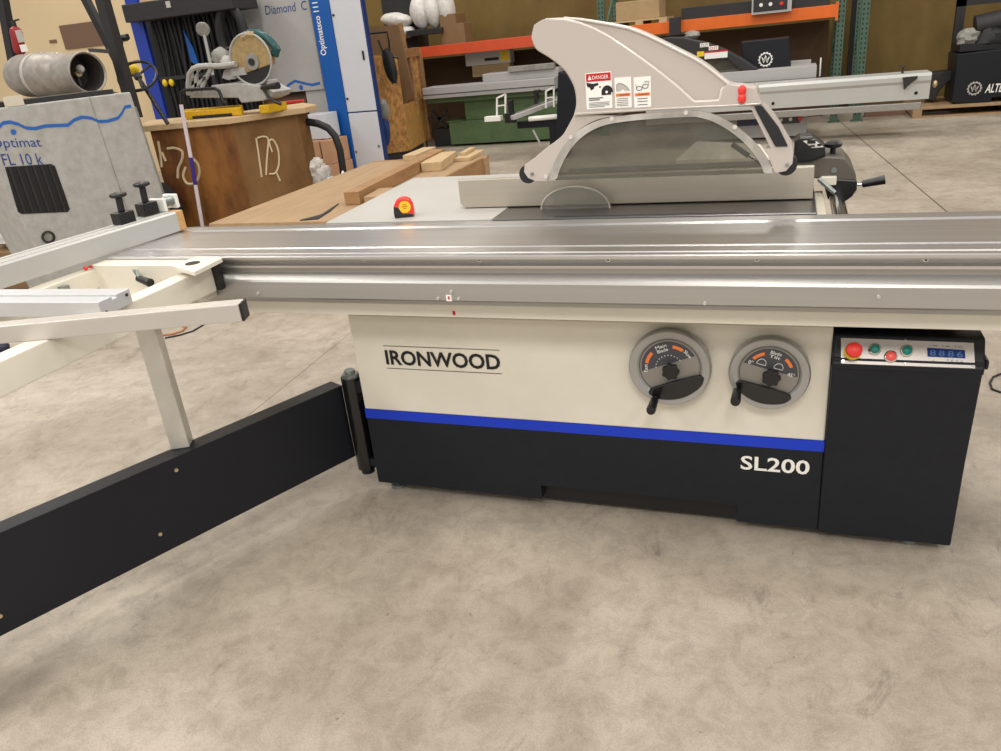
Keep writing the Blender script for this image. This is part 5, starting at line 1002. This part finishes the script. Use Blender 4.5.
MB().box(PY(762, 66, ay+.6).x, PY(811, 64, ay+.6).x, ay+.6, ay+.7, zt1, zt1+.17, 'light_grey').build('table_extension', am, bevel=.004)
b = MB(); q = PY(818, 74, ay+.3); b.tube([(q.x+.05*math.cos(t), ay+.3, q.z+.055*math.sin(t)) for t in [2*math.pi*k/20 for k in range(20)]], .008, 'dark_metal', 6, closed=True); b.bar((q.x+.02, ay+.3, zt1), (q.x+.02, ay+.3, zt1+.2), .015, .02, 'label_white', upv=(0, 1, 0)); b.build('hose_holder', am)
b = MB(); yb2 = ay+.35; ppoly(b, [(740.5, 42), (789.5, 37), (791, 68), (744, 71.5)], yb2, .3, 'powder_black'); eb = b.build('emblem_box', am, bevel=.01, label='black box with a white gear emblem')
def gear(mb, c, r, m, nn_=14):
    mb.tube([c+Vector((r*math.cos(2*math.pi*k/30), 0, r*math.sin(2*math.pi*k/30))) for k in range(30)], r*.1, m, 6, closed=True)
    for k in range(nn_): t = 2*math.pi*k/nn_; a = c+Vector((r*1.02*math.cos(t), 0, r*1.02*math.sin(t))); mb.bar(a, a+Vector((r*.2*math.cos(t), 0, r*.2*math.sin(t))), r*.24, .004, m, upv=(0, 1, 0))
    mb.text('W', c+Vector((-r*.68, -.002, -r*.55)), (1, 0, 0), (0, 0, 1), r*1.36, r*.95, m, bold=.03); mb.text('A', c+Vector((-r*.42, -.002, -r*.3)), (1, 0, 0), (0, 0, 1), r*.84, r*1.0, m, bold=.02)
b = MB(); gear(b, PY(765.5, 59.5, yb2-.003), .068, 'label_white'); b.build('gear_emblem', eb)
b = MB(); gyy = ay+.2; ppoly(b, [(640, 42), (668, 37), (683, 37), (705, 42), (725, 49), (742, 58), (757, 68), (760, 74), (756, 79), (749, 78), (735, 66), (728, 60), (705, 59), (680, 58)], gyy, .15, 'dark_metal'); gd_ = b.build('guard_hood', am, bevel=.02, seg=3, label='dark grey blade guard')
b = MB(); ppoly(b, [(704, 60), (729, 60), (748, 77), (700, 79)], gyy+.05, .01, 'clear_shield'); b.build('clear_shield', gd_)
b = MB()
for cx, cy, w, hh, mm in ((716, 54.5, 23, 7.5, 'label_white'), (716, 51.5, 23, 1.6, 'ink_red'), (700.5, 54, 7, 5, 'yellow_plastic'), (704.5, 45, 9, 4, 'label_white'), (713.5, 48, 9.5, 4, 'label_white')):
    xa, xb_, za, zb_ = ext(cx, cy, w, hh, gyy-.003); dz = (xb_-xa)*.0; b.box(xa, xb_, gyy-.004+(-.001 if mm == 'ink_red' else 0), gyy, za, zb_, mm)
xa, xb_, za, zb_ = ext(704.5, 45, 9, 4, gyy-.003); b.text('CUT', (xa+.01, gyy-.006, za+.008), (1, 0, 0), (0, 0, 1), xb_-xa-.02, zb_-za-.016, 'ink'); xa, xb_, za, zb_ = ext(713.5, 48, 9.5, 4, gyy-.003); b.text('CUT', (xa+.01, gyy-.006, za+.008), (1, 0, 0), (0, 0, 1), xb_-xa-.02, zb_-za-.016, 'ink_red')
b.build('guard_labels', gd_); q = PY(755, 74, gyy); MB().cyl((q.x, gyy-.02, q.z), (q.x, gyy+.1, q.z), .05, 'dark_metal', n=24).build('guard_roller', gd_)
q = PY(692, 35, gyy+.1); MB().blob((q.x, gyy+.1, q.z), .09, .06, .045, 'dirty_grey', jit=.2).build('guard_motor', gd_)
# white table seen through the shield
b = MB(); b.prism([PZ(697, 141, .3), PZ(760, 144, .3), PZ(770, 158, .3), PZ(676, 160, .3)], (0, 0, -.03), 'cream')
zz_ = .27
for px, py in ((700, 144), (757, 146), (765, 156), (684, 158)): q = PZ(px, py, .3); b.box(q.x-.012, q.x+.012, q.y+(.05 if py<150 else -.0), q.y+(.07 if py<150 else .02), 0, zz_, 'light_grey')
q = PZ(720, 150, .3); lone(b, 'low_table', 'low white table seen through the clear shield of the near saw', 'table', (q.x, q.y, 0))

# ------------------------------------------------------------------ right: dark box on pallet
by_ = 11.3
x0, x1 = PY(918, 110, by_-.1).x, 3.9
pallet('wooden_pallet', 'pale wooden pallet on the floor under the black ALTE box', PY(913, 112, by_-.15).x, 3.6, by_-.15, by_+1.0, 0, 'wood_pine')
ax_ = thing('machine_base', 'big charcoal steel machine base lettered ALTE at the right edge', 'machine', (2.6, by_+.4, .123))
zA_, zB_, zC_ = .123, PY(960, 80, by_).z, PY(975, 51, by_).z
b = MB(); ppoly(b, [(951.5, 103), (955.5, 74), (957, 54.5), (1003, 49), (1050, 45), (1050, 92), (1003, 98.5), (1000, 97), (992, 98), (990, 102), (975, 103.5)], by_, .6, 'powder_black'); b.build('body', ax_, bevel=.008)
b = MB(); ppoly(b, [(925, 79), (931, 73.5), (958, 70), (958, 76), (948, 82), (940, 90), (935, 101), (925, 100)], by_+.3, .3, 'dark_metal'); b.build('side_casting', ax_, bevel=.01)
b = MB(); gear(b, PY(974.5, 88.5, by_-.003), .066, 'label_grey'); q = PY(984.5, 93, by_-.003); b.text('ALTE', q, (1, 0, .0), (0, 0, 1), PY(1002, 90, by_).x-q.x, .10, 'label_white', shear=.15, bold=.02); b.build('lettering', ax_, label='pale gear emblem and ALTE lettering')
b = MB(); b.blob(PY(935, 84, by_-.05), .03, .04, .045, 'brass'); 
b.build('brass_fitting', ax_)
eng = thing('motor_unit', 'dark motor parts piled on top of the charcoal machine base', 'motor', (PY(985, 48, by_).x, by_+.3, PY(985, 50, by_).z))
zt2 = PY(985, 50.5, by_).z
b = MB(); b.cyl(PY(975, 27, by_+.3), PY(1010, 19, by_+.3), .13, 'dark_metal', n=20); b.blob(PY(968, 38, by_+.2), .12, .1, .1, 'dirty_grey', jit=.2); b.blob(PY(992, 40, by_+.2), .2, .12, .14, 'rubber', jit=.15); b.box(PY(962, 45, by_).x, PY(1010, 44, by_).x, by_+.1, by_+.6, zt2, zt2+.08, 'rubber'); b.build('motor_body', eng)
b = MB(); b.box(PY(955, 25, 12.0).x, PY(962, 25, 12.0).x+.02, 12.0, 12.1, 0, 3.2, 'dark_metal'); b.box(PY(955, 25, 12.0).x, 4.4, 12.0, 12.1, PY(985, 4, 12).z, PY(985, 4, 12).z+.08, 'dark_metal'); lone(b, 'steel_frame', 'dark steel frame behind the charcoal machine base', 'frame', (PY(958, 25, 12).x, 12.05, 0))
lone(MB().box(PY(856, 121, 11.5).x+.1, PY(905, 117, 11.5).x, 11.55, 11.62, 0, .05, 'board_brown'), 'red_bar', 'thin reddish brown bar lying on the floor behind the silver beam', 'bar', (PY(880, 117, 11.5).x, 11.58, 0))

# ------------------------------------------------------------------ light
W = bpy.data.worlds.new('world'); bpy.context.scene.world = W; W.use_nodes = True
W.node_tree.nodes['Background'].inputs[0].default_value = (1, .965, .92, 1); W.node_tree.nodes['Background'].inputs[1].default_value = .56
def area(x, y, z, sx, sy, power, col=(1, .955, .895), rot=(0, 0, 0)):
    l = bpy.data.lights.new('hall_or_fill_lamp', 'AREA'); l.shape = 'RECTANGLE'; l.size = sx; l.size_y = sy; l.energy = power; l.color = col
    o = bpy.data.objects.new('hall_or_fill_lamp', l); C.objects.link(o); o.location = (x, y, z); o.rotation_euler = rot; return o
for x in (-9, -4.5, 0, 4.5):
    for y in (-8, -3.5, 1.2, 6.0, 10.2):
        area(x-.3, y, 5.8, .5, 1.6, 84)
area(-3.6, .2, 4.6, .6, 1.4, 60)
area(.6, -1.8, 4.0, .6, 1.4, 85)  # added fill lamp, brightens the front of the saw cabinet
vs = bpy.context.scene.view_settings; vs.view_transform = 'Standard'; vs.look = 'None'; vs.gamma = 1; vs.exposure = 0; vs.use_curve_mapping = False
